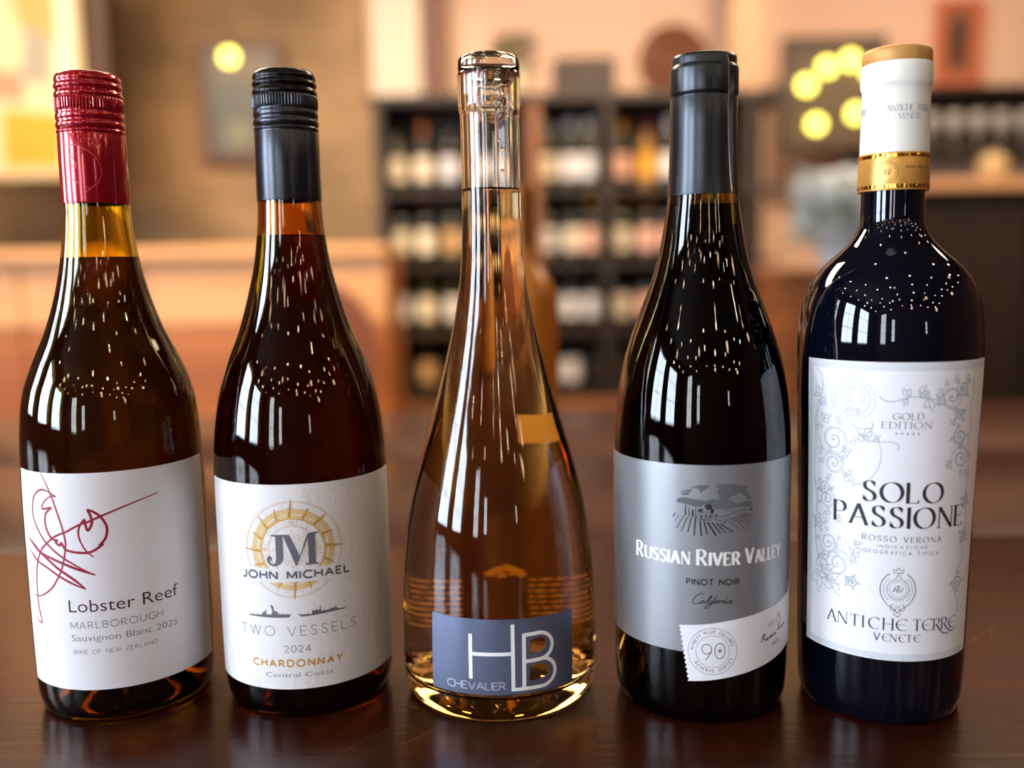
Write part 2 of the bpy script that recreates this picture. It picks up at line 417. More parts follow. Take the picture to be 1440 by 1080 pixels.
# arched brick niche and strings of small bulbs behind the camera (seen in the glass)
m_bulb_s = emis('string_bulb_glow', (1.0, .84, .62), 55)
m_cord = mat('cord_black', '15120f', .6)
random.seed(3)
for k, y in enumerate((-3.3, -2.5, -1.7, -.9, -.2, .6, 1.4)):
    e = empty('string_light', (0, y, 2.8)); tag(e, 'string of small warm bulbs under the ceiling, %s from the front wall' % ['first', 'second', 'third', 'fourth', 'fifth', 'sixth', 'seventh'][k], 'string light', 'strings of bulbs under the ceiling')
    pts = [(-3.3+6.6*i/24, 0, -.12*abs(math.sin(i*PI/6))) for i in range(25)]
    obj('cord', tube(bmesh.new(), pts, .004, 5), m_cord, e)
    for i in range(2, 24, 3):
        q = pts[i]; bm = bmesh.new(); sphere(bm, (q[0]+random.uniform(-.13, .13), random.uniform(-.02, .02), q[2]-random.uniform(.03, .3)), random.uniform(.022, .038), 8, 6)
        obj('bulb', bm, m_bulb_s, e)

m_lamp = emis('pendant_globe_glow', (1.0, .68, .42), 13)
for k, (x, y, z, r) in enumerate(((1.2, -1.5, 2.1, .07), (2.3, -2.2, 1.95, .08), (.55, -2.9, 2.2, .07), (-.6, -2.0, 2.3, .06), (2.7, -.5, 2.15, .08), (-2.0, -1.3, 2.25, .06), (1.9, .4, 2.3, .05), (-.2, -1.0, 2.45, .045))):
    e = empty('pendant_lamp', (x, y, z)); tag(e, 'warm glass globe lamp hanging behind the camera, %s of eight by distance along the room' % ['third', 'sixth', 'seventh', 'fifth', 'second', 'fourth', 'nearest', 'eighth'][k], 'lamp', 'globe lamps behind the camera')
    bm = bmesh.new(); sphere(bm, (0, 0, 0), r, 16, 10); obj('globe', bm, m_lamp, e, smooth=60)
    obj('socket', lt([(.02, r-.005), (.022, r+.05), (.005, r+.06), (0, r+.06)], 12), m_cord, e); obj('cord', bx(-.003, .003, -.003, .003, r+.05, 3.0-z), m_cord, e)

# ------------------------------------------------------------------ table the bottles stand on
m_tab = mat('table_mahogany', '3c1206', .24, coat=.0, spec=.34, noise=((2.2, 55, 8), '2c1109', 6), bump=((5, 260, 60), .3, .0006))
tb = empty('bar_table', (0, .7, 0)); tag(tb, 'long glossy dark reddish-brown wooden table under the five bottles', 'table')
yy = [-.14, .694, 1.02, 1.38]
for y0, y1 in zip(yy, yy[1:]):
    obj('plank', bx(-1.5, 1.6, y0-.7+.0008, y1-.7-.0008, TT-.04, TT, bev=.0012), m_tab, tb, smooth=40)
obj('apron', bx(-1.4, 1.5, -.74, .6, TT-.14, TT-.041), m_tab, tb)
for x in (-1.35, 1.45):
    for y in (-.7, .56): obj('leg', bx(x-.04, x+.04, y-.04, y+.04, 0, TT-.14), m_tab, tb)
# fine pale scratches in the varnish
sb = bmesh.new(); random.seed(9)
for k in range(26):
    x, y = random.uniform(-.3, .35), random.uniform(.28, .5); an = random.choice((.9, 1.1, 2.3, .2))+random.uniform(-.2, .2); L = random.uniform(.01, .06)
    dx, dy = math.cos(an)*L, math.sin(an)*L; nx, ny = -math.sin(an)*.00012, math.cos(an)*.00012
    sb.faces.new([sb.verts.new(p) for p in ((x-nx, y-ny-.7, TT+.0002), (x+dx, y+dy-.7, TT+.0002), (x+nx, y+ny-.7, TT+.0002))])
s_ = obj('scratches', sb, mat('scratch', '7a4b35', .4), tb); s_['kind'] = 'stuff'
# ------------------------------------------------------------------ artwork traced in millimetres on the labels (u, z)
SIG=[[(-18.62,121.32),(-16.04,117.3),(-13.92,113.4),(-12.01,109.08),(-10.31,103.98),(-8.61,98.52),(-7.38,93.37),(-6.86,89.67),(-6.81,89.06),(-7.16,85.57),(-8.24,80.74),(-10.21,75.36),(-12.67,71.21),(-16.1,66.89),(-20.82,63.59),(-25.42,61.68),(-30.47,61.54)],[(-9.93,110.47),(-13.16,111.96),(-16.32,113.17),(-19.48,112.98),(-22.53,111.19),(-24.78,108.33),(-25.9,104.45),(-25.84,99.94),(-23.76,95.71),(-20.64,91.23),(-17.28,87.85),(-17.97,88.5),(-13.18,84.8),(-8.91,82.0),(-4.01,79.11),(0.93,76.22),(5.89,73.58)],[(-9.93,110.47),(-12.78,110.52),(-16.3,108.43),(-18.29,106.04),(-18.57,104.27),(-15.69,104.66),(-13.23,105.14),(-16.35,102.49),(-17.36,99.44),(-16.99,95.73),(-15.37,92.15),(-13.21,90.26),(-10.99,89.86),(-11.94,89.06),(-9.92,87.62),(-8.85,88.75),(-7.82,86.83),(-6.71,85.58),(-3.62,84.76),(-0.16,84.33),(2.34,84.25),(5.22,84.76),(7.74,86.13),(10.25,88.1),(8.68,87.32),(11.13,90.21),(12.16,93.2),(12.2,95.99),(11.12,98.87),(9.57,101.16),(7.14,103.17),(4.63,104.23),(5.49,102.03),(5.92,99.86),(5.96,98.02),(5.07,95.89),(3.99,94.72),(3.15,97.03),(2.79,99.63),(0.46,96.75),(-0.34,93.41),(0.16,90.07),(0.22,89.95),(2.05,86.0),(4.33,83.3),(5.87,82.12)],[(35.72,108.68),(26.41,106.4),(17.62,103.76),(9.54,100.84),(3.64,98.42),(1.26,97.84),(-2.54,96.03),(-6.56,93.94),(-9.96,92.69),(-13.6,90.8),(-20.04,85.87),(-22.43,82.9),(-24.86,78.55),(-26.37,73.83),(-27.16,69.21),(-27.33,62.88),(-27.16,56.6),(-26.13,52.29),(-25.49,48.79),(-28.47,49.06),(-30.08,50.51)],[(-32.02,88.84),(-26.63,85.8),(-22.42,83.34),(-15.16,81.13),(-9.1,79.17),(-4.17,77.35),(0.88,75.56),(5.89,73.58)],[(-32.02,88.84),(-26.61,86.24),(-22.42,83.34),(-17.5,80.46),(-11.85,76.58),(-7.23,73.74),(-2.93,70.77),(1.29,66.97)],[(-31.88,83.08),(-27.45,80.34),(-23.68,78.3),(-17.43,76.04),(-11.71,73.05),(-5.23,69.86),(1.29,66.97)]]
CAL=[[(-6.64,63.27),(-7.65,63.91),(-9.64,62.84),(-11.14,61.12),(-11.63,59.49),(-10.88,58.74),(-9.11,59.15),(-7.87,60.17)],[(-6.61,60.42),(-7.72,60.27),(-8.36,59.46),(-7.86,59.07),(-7.11,59.66),(-6.51,60.43),(-6.71,59.36),(-5.85,59.55),(-4.37,61.74),(-3.38,63.08),(-3.72,62.01),(-5.01,60.14),(-5.0,59.23),(-4.19,59.6),(-3.35,60.84)],[(-3.35,60.84),(-4.0,59.61),(-3.34,59.37),(-2.58,60.15),(-1.34,62.02),(-1.08,62.54),(-1.84,61.48),(-4.33,57.75),(-5.68,56.76),(-6.24,57.27),(-5.09,58.26),(-2.32,59.62),(-1.33,60.55)],[(-1.06,60.61),(-2.08,59.9),(-1.97,59.27),(-1.06,59.47),(-0.46,60.42),(-1.06,60.61),(-0.45,60.19),(0.37,60.39)],[(0.37,60.39),(-0.29,59.24),(0.56,60.3),(1.5,60.46),(0.99,59.33),(1.9,60.26),(2.54,60.17),(2.24,59.28),(2.96,59.51),(3.68,60.39)],[(3.68,60.39),(3.06,59.47),(3.58,59.23),(4.38,59.7)],[(5.68,60.17),(4.72,60.23),(4.11,59.46),(4.65,58.99),(5.37,59.55),(5.78,60.18),(5.48,59.23),(6.14,59.33)]]
SKY=[[(-9.43,113.43),(-4.92,113.53),(-5.21,112.43),(-7.6,110.82),(-8.8,109.7),(-8.96,111.4),(-10.61,111.98),(-13.65,112.14),(-11.23,112.73)],[(-1.91,113.08),(-0.1,114.0),(6.19,113.7),(8.47,113.0),(12.14,112.43),(12.57,109.55),(14.72,106.83),(12.26,105.81),(14.79,105.23),(14.08,103.1),(8.59,103.88),(3.12,102.93),(-2.71,103.5),(-3.34,104.3),(-6.35,104.88),(-8.75,103.56),(-12.99,103.99),(-15.14,104.79),(-18.73,105.11),(-18.58,106.87),(-15.77,107.59),(-12.7,107.31),(-8.77,106.72),(-6.36,106.29),(-3.36,107.28),(-0.62,106.79),(-0.34,108.36),(-0.96,109.93),(-1.88,110.1),(-0.67,111.8),(-1.89,112.75)],[(-17.65,110.34),(-12.43,111.58),(-12.73,110.15),(-17.64,110.22)],[(-17.64,109.59),(-13.33,109.96),(-13.63,108.91),(-15.77,108.53)]]
CLOUD=[[(3.69,107.31),(5.9,108.46),(8.83,109.53),(10.86,108.44),(12.96,106.37),(10.9,105.6),(8.91,104.96),(5.94,105.63),(4.97,106.63)]]
ROWS=[([(-15.73,99.34),(-16.85,97.25),(-18.01,95.1),(-19.15,92.97)],0.37),([(-14.18,98.83),(-15.09,96.55),(-16.01,94.23),(-16.93,91.92)],0.44),([(-12.51,98.62),(-12.99,96.38),(-13.5,94.11),(-13.99,91.85)],0.56),([(-10.68,98.74),(-10.86,95.96),(-11.05,93.22),(-11.23,90.44)],0.68),([(-8.7,97.24),(-8.48,94.94),(-8.27,92.6),(-8.05,90.3)],0.75),([(-7.04,97.3),(-6.52,95.21),(-6.0,93.11),(-5.48,90.99)],0.68),([(-5.38,96.71),(-4.16,94.67),(-2.92,92.62),(-1.68,90.54)],0.81),([(-3.56,96.72),(-2.22,94.97),(-0.88,93.23),(0.45,91.48)],0.62),([(-1.74,96.41),(-0.29,94.91),(1.16,93.41),(2.63,91.88)],0.56),([(0.11,96.06),(1.99,94.75),(3.86,93.43),(5.8,92.06)],0.56),([(-19.67,100.24),(-20.03,99.57),(-20.39,98.91),(-20.77,98.21)],0.44),([(-18.22,99.45),(-18.76,98.32),(-19.26,97.23),(-19.79,96.1)],0.25),([(-2.68,98.32),(-0.83,97.6),(1.03,96.88),(2.91,96.14)],0.28)]
THIN=[[(1.64,97.92),(5.75,95.86),(9.43,92.74)],[(3.5,98.49),(8.03,96.65),(11.78,92.71)],[(5.42,98.71),(10.04,96.82),(13.52,92.86)],[(6.69,98.96),(11.05,97.68),(14.25,94.51)],[(7.98,99.52),(12.07,98.22),(14.96,96.02)],[(8.98,99.91),(12.36,99.01),(15.67,97.53)],[(9.95,100.48),(12.71,99.76),(15.64,98.8)],[(0.38,98.9),(3.48,99.76),(7.29,101.14),(11.32,101.77),(15.18,101.72)],[(-2.72,103.35),(1.58,102.66),(3.45,101.97)],[(3.45,102.91),(8.58,103.73),(13.39,103.16)],[(-9.63,100.19),(-6.33,101.37),(-3.9,100.66),(-3.89,98.63),(-9.62,98.15),(-9.63,100.19)],[(-9.01,97.85),(-6.29,97.68),(-3.28,97.53)]]
TREE=[[(-15.3,105.4),(-15.0,105.41),(-14.65,99.44),(-15.41,99.38)],[(-13.65,103.32),(-13.35,103.33),(-13.21,98.89),(-13.81,98.87)],[(-12.37,102.11),(-11.46,102.17),(-11.44,99.01),(-12.35,98.95)],[(-10.75,103.79),(-10.5,103.8),(-10.38,98.75),(-10.83,98.73)],[(-9.65,102.58),(-7.54,102.98),(-7.23,101.72),(-9.64,100.99)],[(-6.94,103.91),(-6.05,104.89),(-5.15,105.21),(-3.95,104.93),(-3.32,103.66),(-3.61,102.7),(-5.73,102.07)],[(-4.52,102.7),(-2.71,103.03),(-2.55,101.15),(-3.61,100.52),(-4.05,101.12)],[(-2.38,99.89),(-1.47,100.19),(-0.84,99.39),(-1.77,98.94)],[(13.74,101.87),(14.6,102.74),(15.75,101.66),(14.85,101.11)],[(-8.72,99.46),(-8.12,100.27),(-7.51,99.5),(-7.81,98.54),(-8.56,98.52)],[(-6.61,100.15),(-6.02,100.49),(-5.7,98.91),(-6.45,98.56)],[(-4.8,100.18),(-4.21,100.21),(-4.13,98.94),(-4.79,98.77)]]
SHIP=[[(-19.82,51.6),(-17.71,51.55),(-17.1,52.43),(-16.63,51.62),(-15.35,51.79),(-14.93,52.6),(-14.49,51.87),(-12.44,52.09),(-11.88,53.23),(-10.71,53.74),(-10.21,54.85),(-9.92,54.02),(-10.29,52.71),(-9.18,52.35),(-7.39,52.54),(-7.08,54.19),(-7.63,56.3),(-8.17,56.69),(-7.15,57.1),(-6.35,55.92),(-6.3,54.66),(-5.37,53.81),(-4.78,54.25),(-4.32,52.99),(-2.42,52.59),(-1.97,53.23),(-1.58,52.59),(1.94,52.72),(0.83,51.03),(-4.02,50.9),(-10.63,50.87),(-19.32,51.02)],[(4.79,52.57),(6.82,52.3),(9.26,52.19),(9.54,53.05),(9.82,52.14),(11.21,52.09),(11.27,53.73),(11.97,53.63),(12.14,54.68),(12.37,53.59),(13.24,53.7),(13.47,55.4),(13.73,53.62),(14.72,53.57),(15.18,56.67),(15.39,53.82),(15.64,52.91),(16.69,52.97),(16.94,53.91),(17.22,52.89),(18.37,53.13),(19.86,53.16),(20.12,53.79),(21.38,53.3),(21.76,54.23),(22.69,53.39),(22.88,54.3),(23.2,52.84),(27.62,52.38),(27.16,51.95),(20.89,51.92),(12.49,51.4),(6.36,51.16)]]
RES=[[(21.12,38.28),(21.86,39.62),(23.55,41.7)],[(21.75,41.18),(22.99,41.85),(23.82,41.26),(23.35,40.42),(22.32,40.09),(23.6,39.24),(24.43,38.65),(25.19,39.42),(25.77,39.64),(25.21,38.84),(26.02,38.83),(26.84,39.77),(26.61,39.05),(27.42,39.99),(27.99,40.22),(27.57,39.38),(28.3,39.57),(28.95,40.33),(29.52,40.19),(29.34,39.48),(30.47,40.31),(31.48,40.59),(31.04,39.95),(31.97,40.06)],[(35.49,43.23),(34.64,43.87),(33.49,43.45),(34.69,42.32),(33.94,41.59),(32.48,41.83),(34.75,41.53),(36.18,42.25),(35.75,41.6),(36.78,42.06),(37.71,42.34),(37.43,41.66),(38.62,42.24),(39.08,43.05),(39.69,42.27),(41.09,43.16)]]
TAG=([(-17.78,48.03),(-13.67,21.79),(-4.96,22.72),(5.89,24.56),(18.16,25.99),(28.42,27.66),(45.52,29.25)],)
# ------------------------------------------------------------------ shared materials
M = {}
M['paper'] = mat('paper_white', 'efeef3', .42, bump=((900, 900, 900), .12, .0003))
M['paper_rough'] = mat('paper_textured', 'f0eeee', .5, bump=((420, 420, 420), .55, .0006))
M['paper_silver'] = mat('paper_silver_grey', 'a4a6aa', .38, metal=.6, bump=((700, 700, 700), .2, .0003))
M['paper_slate'] = mat('paper_slate_blue', '6f7893', .4, metal=.5, bump=((250, 250, 900), .1, .0003))
M['gold_paper'] = mat('paper_gold', 'd6a052', .36, metal=.55)
M['gold_foil'] = mat('gold_foil', 'e0a63e', .16, metal=1.0, bump=((220, 220, 90), .5, .0006))
M['white_foil'] = mat('capsule_white', 'efebe2', .35)
M['ink_dark'] = mat('ink_dark', '25262b', .5)
M['ink_grey'] = mat('ink_grey', '5c6068', .5)
M['ink_pale'] = mat('ink_pale_grey', 'a9b1b7', .5)
M['ink_mid'] = mat('ink_mid_grey', '9da3a8', .5)
M['ink_maroon'] = mat('ink_maroon', '98062c', .4)
M['ink_plum'] = mat('ink_plum', '3c1424', .45)
M['ink_gold'] = mat('ink_gold', 'd2a052', .4, metal=.2)
M['ink_gold_pale'] = mat('ink_gold_pale', 'e8c78c', .5)
M['ink_white'] = mat('ink_white', 'fbfbfb', .35)
M['ink_slate'] = mat('ink_slate', '6a6a74', .5)
M['ink_red'] = mat('ink_red', 'd23a44', .35)
M['glass_olive'] = glass('glass_olive', (.93, .80, .28), 1.5)
M['glass_amber'] = glass('glass_amber', (.88, .62, .28), 1.5)
M['glass_green'] = glass('glass_dark_green', (.42, .36, .14), 1.5)
M['glass_black'] = mat('glass_black', (.0015, .002, .006), .02, ior=1.52)
M['glass_clear'] = glass('glass_clear', (.985, .985, .975), 1.5)
M['glass_inner'] = glass('glass_inner', (.97, .97, .95), 1.5)
def wine_mat(name, tint): return glass(name, tint, 1.33/1.5), glass(name+'_surface', tint, 1.33)
M['wine_pale'], M['wine_pale_top'] = wine_mat('white_wine', (.34, .24, .12))
M['wine_gold'], M['wine_gold_top'] = wine_mat('golden_wine', (.27, .14, .08))
M['wine_rose'], M['wine_rose_top'] = wine_mat('rose_wine', (.99, .97, .93))
for m_ in (M['wine_rose'], M['wine_rose_top']):
    va = m_.node_tree.nodes.new('ShaderNodeVolumeAbsorption'); va.inputs['Color'].default_value = (.78, .60, .14, 1); va.inputs['Density'].default_value = 42
    m_.node_tree.links.new(va.outputs[0], m_.node_tree.nodes['Material Output'].inputs['Volume'])
M['wine_red'] = mat('red_wine', (.003, .0004, .0008), .5, spec=0)

def bottle(name, loc, ref, ctrl, label, zmax, lip):
    """ctrl = [(z, r)] of the outside in mm; returns the thing and what its parts need"""
    e = empty(name, (loc[0], loc[1], TT)); tag(e, label, 'wine bottle')
    B = dict(ref=ref, R=lambda z: pchip(ctrl, z), e=e, ctrl=ctrl)
    return e, B
def outer(B, z0, z1, n, base=True, punt=22, foot=6):
    p = []
    if base:
        rb = B['R'](0)
        p += [(0, punt), (rb*.25, punt*.93), (rb*.5, punt*.62), (rb*.7, punt*.25), (rb*.82, 1.2), (rb*.88, 0), (rb*.93, 0), (rb*.975, .6), (rb*.995, 1.4)]
        z0 = 2.6
    for i in range(n+1):
        z = z0+(z1-z0)*i/n; p.append((B['R'](z), z))
    return [(r*.001, z*.001) for r, z in p]
def inner(B, z0, z1, n, th, punt=None):
    """wall of the cavity from z0 up to z1 (mm)"""
    p = []
    if punt is not None:
        rb = B['R'](z0)-th
        p += [(0, punt), (rb*.25, punt*.95), (rb*.5, punt*.7), (rb*.7, z0+.45*(punt-z0)), (rb*.85, z0+1), (rb*.95, z0+2)]
        z0 += 5
    for i in range(n+1):
        z = z0+(z1-z0)*i/n; p.append((B['R'](z)-th, z))
    return [(r*.001, z*.001) for r, z in p]
def flip(bm): bmesh.ops.reverse_faces(bm, faces=bm.faces[:]); return bm
def glass_and_wine(B, gm, wm, wtop, level, zlip, th, n=110, base_th=5, punt=24, seg=128):
    """glass body: outside plus the air-filled neck cavity; the wine carries the glass-to-wine faces and its own top"""
    bm = lt(outer(B, 0, zlip, n, punt=punt-4), seg)
    ne = 40
    pin = inner(B, level, zlip-.6, ne, th)
    pin2 = [(r, z) for r, z in reversed(pin)]
    lathe(bm, pin2, seg)                                   # downward order: normals face the cavity
    rings = [(B['R'](zlip)*.001, zlip*.001), ((B['R'](zlip)-.6)*.001, (zlip+.6)*.001), ((B['R'](zlip)-th+.5)*.001, (zlip+.6)*.001), ((B['R'](zlip-.6)-th)*.001, (zlip-.6)*.001)]
    lathe(bm, rings, seg)
    bmesh.ops.remove_doubles(bm, verts=bm.verts[:], dist=1e-6)
    g = obj('glass_body', bm, gm, B['e'], smooth=50)
    side = inner(B, base_th+3, level, 90, th, punt=punt+base_th)
    wb = lt(side, seg)
    nside = len(wb.faces)
    rl = side[-1][0]
    lathe(wb, [(rl, level*.001), (rl-.0006, (level-.6)*.001), (rl*.75, (level-.75)*.001), (0, (level-.75)*.001)], seg)
    bmesh.ops.remove_doubles(wb, verts=wb.verts[:], dist=1e-6)
    w_ = obj('wine', wb, wm, B['e'], smooth=50)
    w_.data.materials.append(wtop)
    for p in w_.data.polygons:
        if p.index >= nside-2 and p.center.z > (level-1)*.001: p.material_index = 1
    return g, w_
def mm(p): return [(r*.001, z*.001) for r, z in p]

# screw cap shared shape: sleeve, knurled band, threads
def screw_cap(e, B, m, mk, rs=1.0):
    sl = obj('capsule', lt(mm([(14.6, 244.4), (15.25, 244.4), (15.3, 245), (15.25, 262), (15.15, 276.2), (14.9, 277), (15.35, 277.6), (15.4, 278.1), (14.75, 279), (15.35, 280), (15.5, 280.8), (15.35, 281.8), (14.8, 282.8), (15.2, 283.6), (15.35, 284.8), (15.2, 286), (14.9, 286.8), (15.1, 287.4)]), 128), m, e, smooth=60)
    kb = obj('knurled_band', lt(mm([(15.0, 287.2), (15.35, 287.9), (15.45, 288.4), (15.45, 292.4), (15.35, 292.9), (14.9, 293.5)]), 192, mod=lambda i, k: (-.00045 if (k % 3 == 0 and 1 <= i <= 4) else 0)), mk, sl, smooth=30)
    th = obj('threaded_top', lt(mm([(14.7, 293.2), (15.15, 294), (15.3, 294.9), (15.1, 295.8), (14.45, 296.7), (14.4, 297.1), (15.05, 298), (15.15, 298.7), (14.95, 299.6), (14.4, 300.3), (14.75, 301.2), (14.85, 302), (14.4, 303.6), (13.4, 304.7), (12.2, 305), (0, 305.2)]), 128), m, sl, smooth=60)
    return sl

# ------------------------------------------------------------------ bottle 1: maroon cap, signature label
SIG_W = .62
e, B = bottle('wine_bottle', (-.1992, .4543), 42.5, [(2.6, 40.0), (5, 40.9), (9, 41.6), (20, 42.2), (60, 42.5), (100, 42.4), (123, 41.8), (134.6, 41.2), (146, 40.2), (157, 38.1), (168.7, 33.9), (184.5, 26.9), (201.2, 21.5), (217.4, 17.9), (233.5, 15.8), (243, 15.0), (262, 14.6), (303, 14.3)],
              'olive glass wine bottle with maroon screw cap and white label with looping signature', 303, 0)
B1 = B
glass_and_wine(B, M['glass_olive'], M['wine_pale'], M['wine_pale_top'], 219, 300, 2.6, base_th=-3)
m_red = mat('cap_maroon', 'a50a1c', .17, metal=.4, coat=.4, bump=((60, 60, 500), .05, .0005))
c = screw_cap(e, B, m_red, m_red)
cap = Art()
CB = dict(ref=15.25, R=lambda z: 15.2)
cap.line([(-5.0, 270.6), (-1.9, 270.8), (1.1, 269.7), (4.2, 267.9), (7, 265.5), (8.9, 262.1), (9.5, 258.9), (8.8, 255.3), (7, 252.9), (4.3, 250.7), (1.6, 248.6), (-1, 246.6)], .42, smooth=4)
cap.line([(-4.4, 255.5), (-1.5, 253.6), (1, 251.9), (4.3, 251)], .42, smooth=3)
cap.line([(-4.8, 266.4), (-2.8, 264.4), (-1.4, 261.7), (-1.9, 260.2), (-3.5, 261.2), (-4.6, 262.5)], .38, smooth=4)
tag(cap.wrap('squiggle_print', M['ink_red'], c, CB, .14), 'thin pale red signature squiggle')
lab = label_part('front_label', roundrect(-38.5, 68, 18, 121.2, .5), M['paper'], e, B)
a = Art()
for s, wd in zip(SIG, (.9, .95, 1.15, 1.0, 1.3, 1.3, 1.05)): a.line(s, wd, smooth=5, taper=True)
tag(a.wrap('signature', M['ink_maroon'], lab, B, .22), 'looping maroon signature')
a = Art(); a.font('Lobster Reef', -7.6, 42.6, 55.9, 5.8, thin=.004, dz=.9)
tag(a.wrap('lettering', M['ink_plum'], lab, B, .22), 'large dark plum words')
a = Art(); a.text('MARLBOROUGH', -7.4, 34.2, 47.9, 3.2, .3, .3, dz=.9)
a.font('Sauvignon Blanc 2025', -7.3, 41.5, 41.9, 3.1, thin=.012, dz=.7)
a.text('WINE OF NEW ZEALAND', -7.2, 30.8, 35.7, 1.95, .2, .3, dz=.6)
tag(a.wrap('lettering', M['ink_grey'], lab, B, .22), 'small grey lines of wine text')

# ------------------------------------------------------------------ bottle 2: black cap, compass label
e, B = bottle('wine_bottle', (-.1063, .4561), 42.5, [(2.6, 39.8), (5, 40.8), (9, 41.5), (20, 42.2), (60, 42.4), (100, 42.4), (121, 42), (132.7, 41.1), (143.8, 39.6), (155.2, 37.3), (166.2, 33.8), (182.8, 27.0), (199.6, 21.8), (215.8, 18.0), (232, 15.8), (243, 15.1), (262, 14.6), (303, 14.3)],
              'brown glass wine bottle with black ribbed screw cap and gold compass label', 303, 0)
glass_and_wine(B, M['glass_amber'], M['wine_gold'], M['wine_gold_top'], 228, 300, 2.6, base_th=-3)
m_blk = mat('cap_gunmetal', '3b3d42', .27, metal=.85)
m_blk2 = mat('cap_black', '141313', .25, metal=.7)
c = screw_cap(e, B, m_blk, m_blk)
for ch in c.children: ch.data.materials[0] = m_blk2 if ch.name.startswith('threaded') else m_blk
lab = label_part('front_label', roundrect(-47.3, 67, 15.8, 114, .5), M['paper_rough'], e, B)
# compass rose round (cx, cy)
cx, cy = 3.8, 83.4
a = Art(); a.ring(cx, cy, 15.4, 1.5); a.ring(cx, cy, 17.9, 2.3)
tag(a.wrap('compass_band', M['ink_gold_pale'], lab, B, .2), 'pale gold ring of the compass')
a = Art()
for k in range(16):
    t = math.radians(90+22.5*k); L = 23.9 if k % 4 == 0 else (22.3 if k % 2 == 0 else 20.8)
    for sgn in (-1, 1):
        bw = 1.5
        p0 = (cx+14.9*math.cos(t), cy+14.9*math.sin(t)); p1 = (cx+L*math.cos(t), cy+L*math.sin(t))
        p2 = (cx+15.3*math.cos(t)-sgn*bw*math.sin(t), cy+15.3*math.sin(t)+sgn*bw*math.cos(t))
        if sgn == 1: a.poly([p0, p1, p2])
        a.line([p1, p2], .16)
    a.line([p0, p1], .14)
a.ring(cx, cy, 22.3, .16); a.ring(cx, cy, 22.9, .16); a.ring(cx, cy, 19.3, .2); a.ring(cx, cy, 14.6, .45); a.ring(cx, cy, 11.4, .14); a.ring(cx, cy, 10.9, .12)
for k in range(16):
    t = math.radians(90+22.5*k+11.25); a.disc(cx+20.7*math.cos(t), cy+20.7*math.sin(t), .2, 8)
    a.line([(cx+11.4*math.cos(t), cy+11.4*math.sin(t)), (cx+14.3*math.cos(t), cy+14.3*math.sin(t))], .13)
a.glyph('N', lambda x, y: (cx-.9+x*2.1, cy+11.9+y*2.0), 2, .22)
a.glyph('S', lambda x, y: (cx-.7+x*2.1, cy-13.9+y*2.0), 2, .22)
a.glyph('W', lambda x, y: (cx-14+x*1.7, cy-.9+y*2.0), 2, .2)
a.glyph('E', lambda x, y: (cx+12.2+x*2.1, cy-.9+y*2.0), 2, .2)
for k in range(16):
    t = math.radians(22.5*k); t2 = math.radians(22.5*k+11.25)
    L = 9.6 if k % 2 == 0 else 8
    a.line([(cx+L*math.cos(t), cy+L*math.sin(t)), (cx+6.2*math.cos(t2), cy+6.2*math.sin(t2))], .16)
    a.line([(cx+6.2*math.cos(t2-math.radians(22.5)), cy+6.2*math.sin(t2-math.radians(22.5))), (cx+L*math.cos(t), cy+L*math.sin(t))], .16)
a.ring(cx, cy, 5.6, .15); a.ring(cx, cy, 3.3, .12)
tag(a.wrap('compass_rose', M['ink_gold'], lab, B, .22), 'gold sixteen pointed compass rose')
a = Art(); a.poly(roundrect(-23.4, 31.4, 67.9, 74.6, .4))
tag(a.wrap('name_banner', M['paper_rough'], lab, B, .25, zstep=6), 'plain white band across the compass')
a = Art()
# J and M, ball-ended display capitals
a.poly([(-5.9, 90.6), (.6, 90.6), (.6, 90.1), (-.6, 89.6), (-.6, 80), (-1.1, 78), (-2.3, 76.4), (-4.4, 75.6), (-6.6, 76), (-8.2, 77.4), (-8.5, 79.2), (-7.7, 80.4), (-6.5, 80.5), (-5.8, 79.5), (-6.3, 78.5), (-7.1, 78.2), (-6.6, 76.9), (-5.2, 76.5), (-4.2, 77.6), (-3.9, 79.5), (-3.9, 89.6), (-5.9, 90.1)])
a.poly([(-.2, 90.6), (2.4, 90.6), (6.9, 80.5), (11, 90.9), (15.6, 91.3), (15.6, 90.8), (14.1, 90.2), (14.1, 76.9), (15.4, 76.4), (15.4, 75.9), (9.4, 75.9), (9.4, 76.4), (10.9, 76.9), (10.9, 88.5), (5.2, 75.4), (.5, 88)])
a.text('JOHN MICHAEL', -21.6, 29.9, 69.7, 3.4, .95, .32)
tag(a.wrap('lettering', M['ink_slate'], lab, B, .32), 'bold grey monogram and name')
a = Art()
for s in SHIP: a.poly(s)
tag(a.wrap('ship_silhouettes', M['ink_slate'], lab, B, .22), 'two dark grey ship silhouettes')
a = Art(); a.text('TWO VESSELS', -24.6, 32.6, 42.1, 4.5, .3, .42)
a.text('2024', -2.2, 10.1, 34.1, 3.1, .32, .3)
a.font('Central Coast', -12, 20.2, 21.8, 2.2, thin=.012)
tag(a.wrap('lettering', M['ink_grey'], lab, B, .22), 'thin grey lines of text with the year')
a = Art(); a.text('CHARDONNAY', -18.3, 24.7, 27.1, 3.1, .8, .45)
tag(a.wrap('lettering', M['ink_gold'], lab, B, .22), 'gold capital letters')

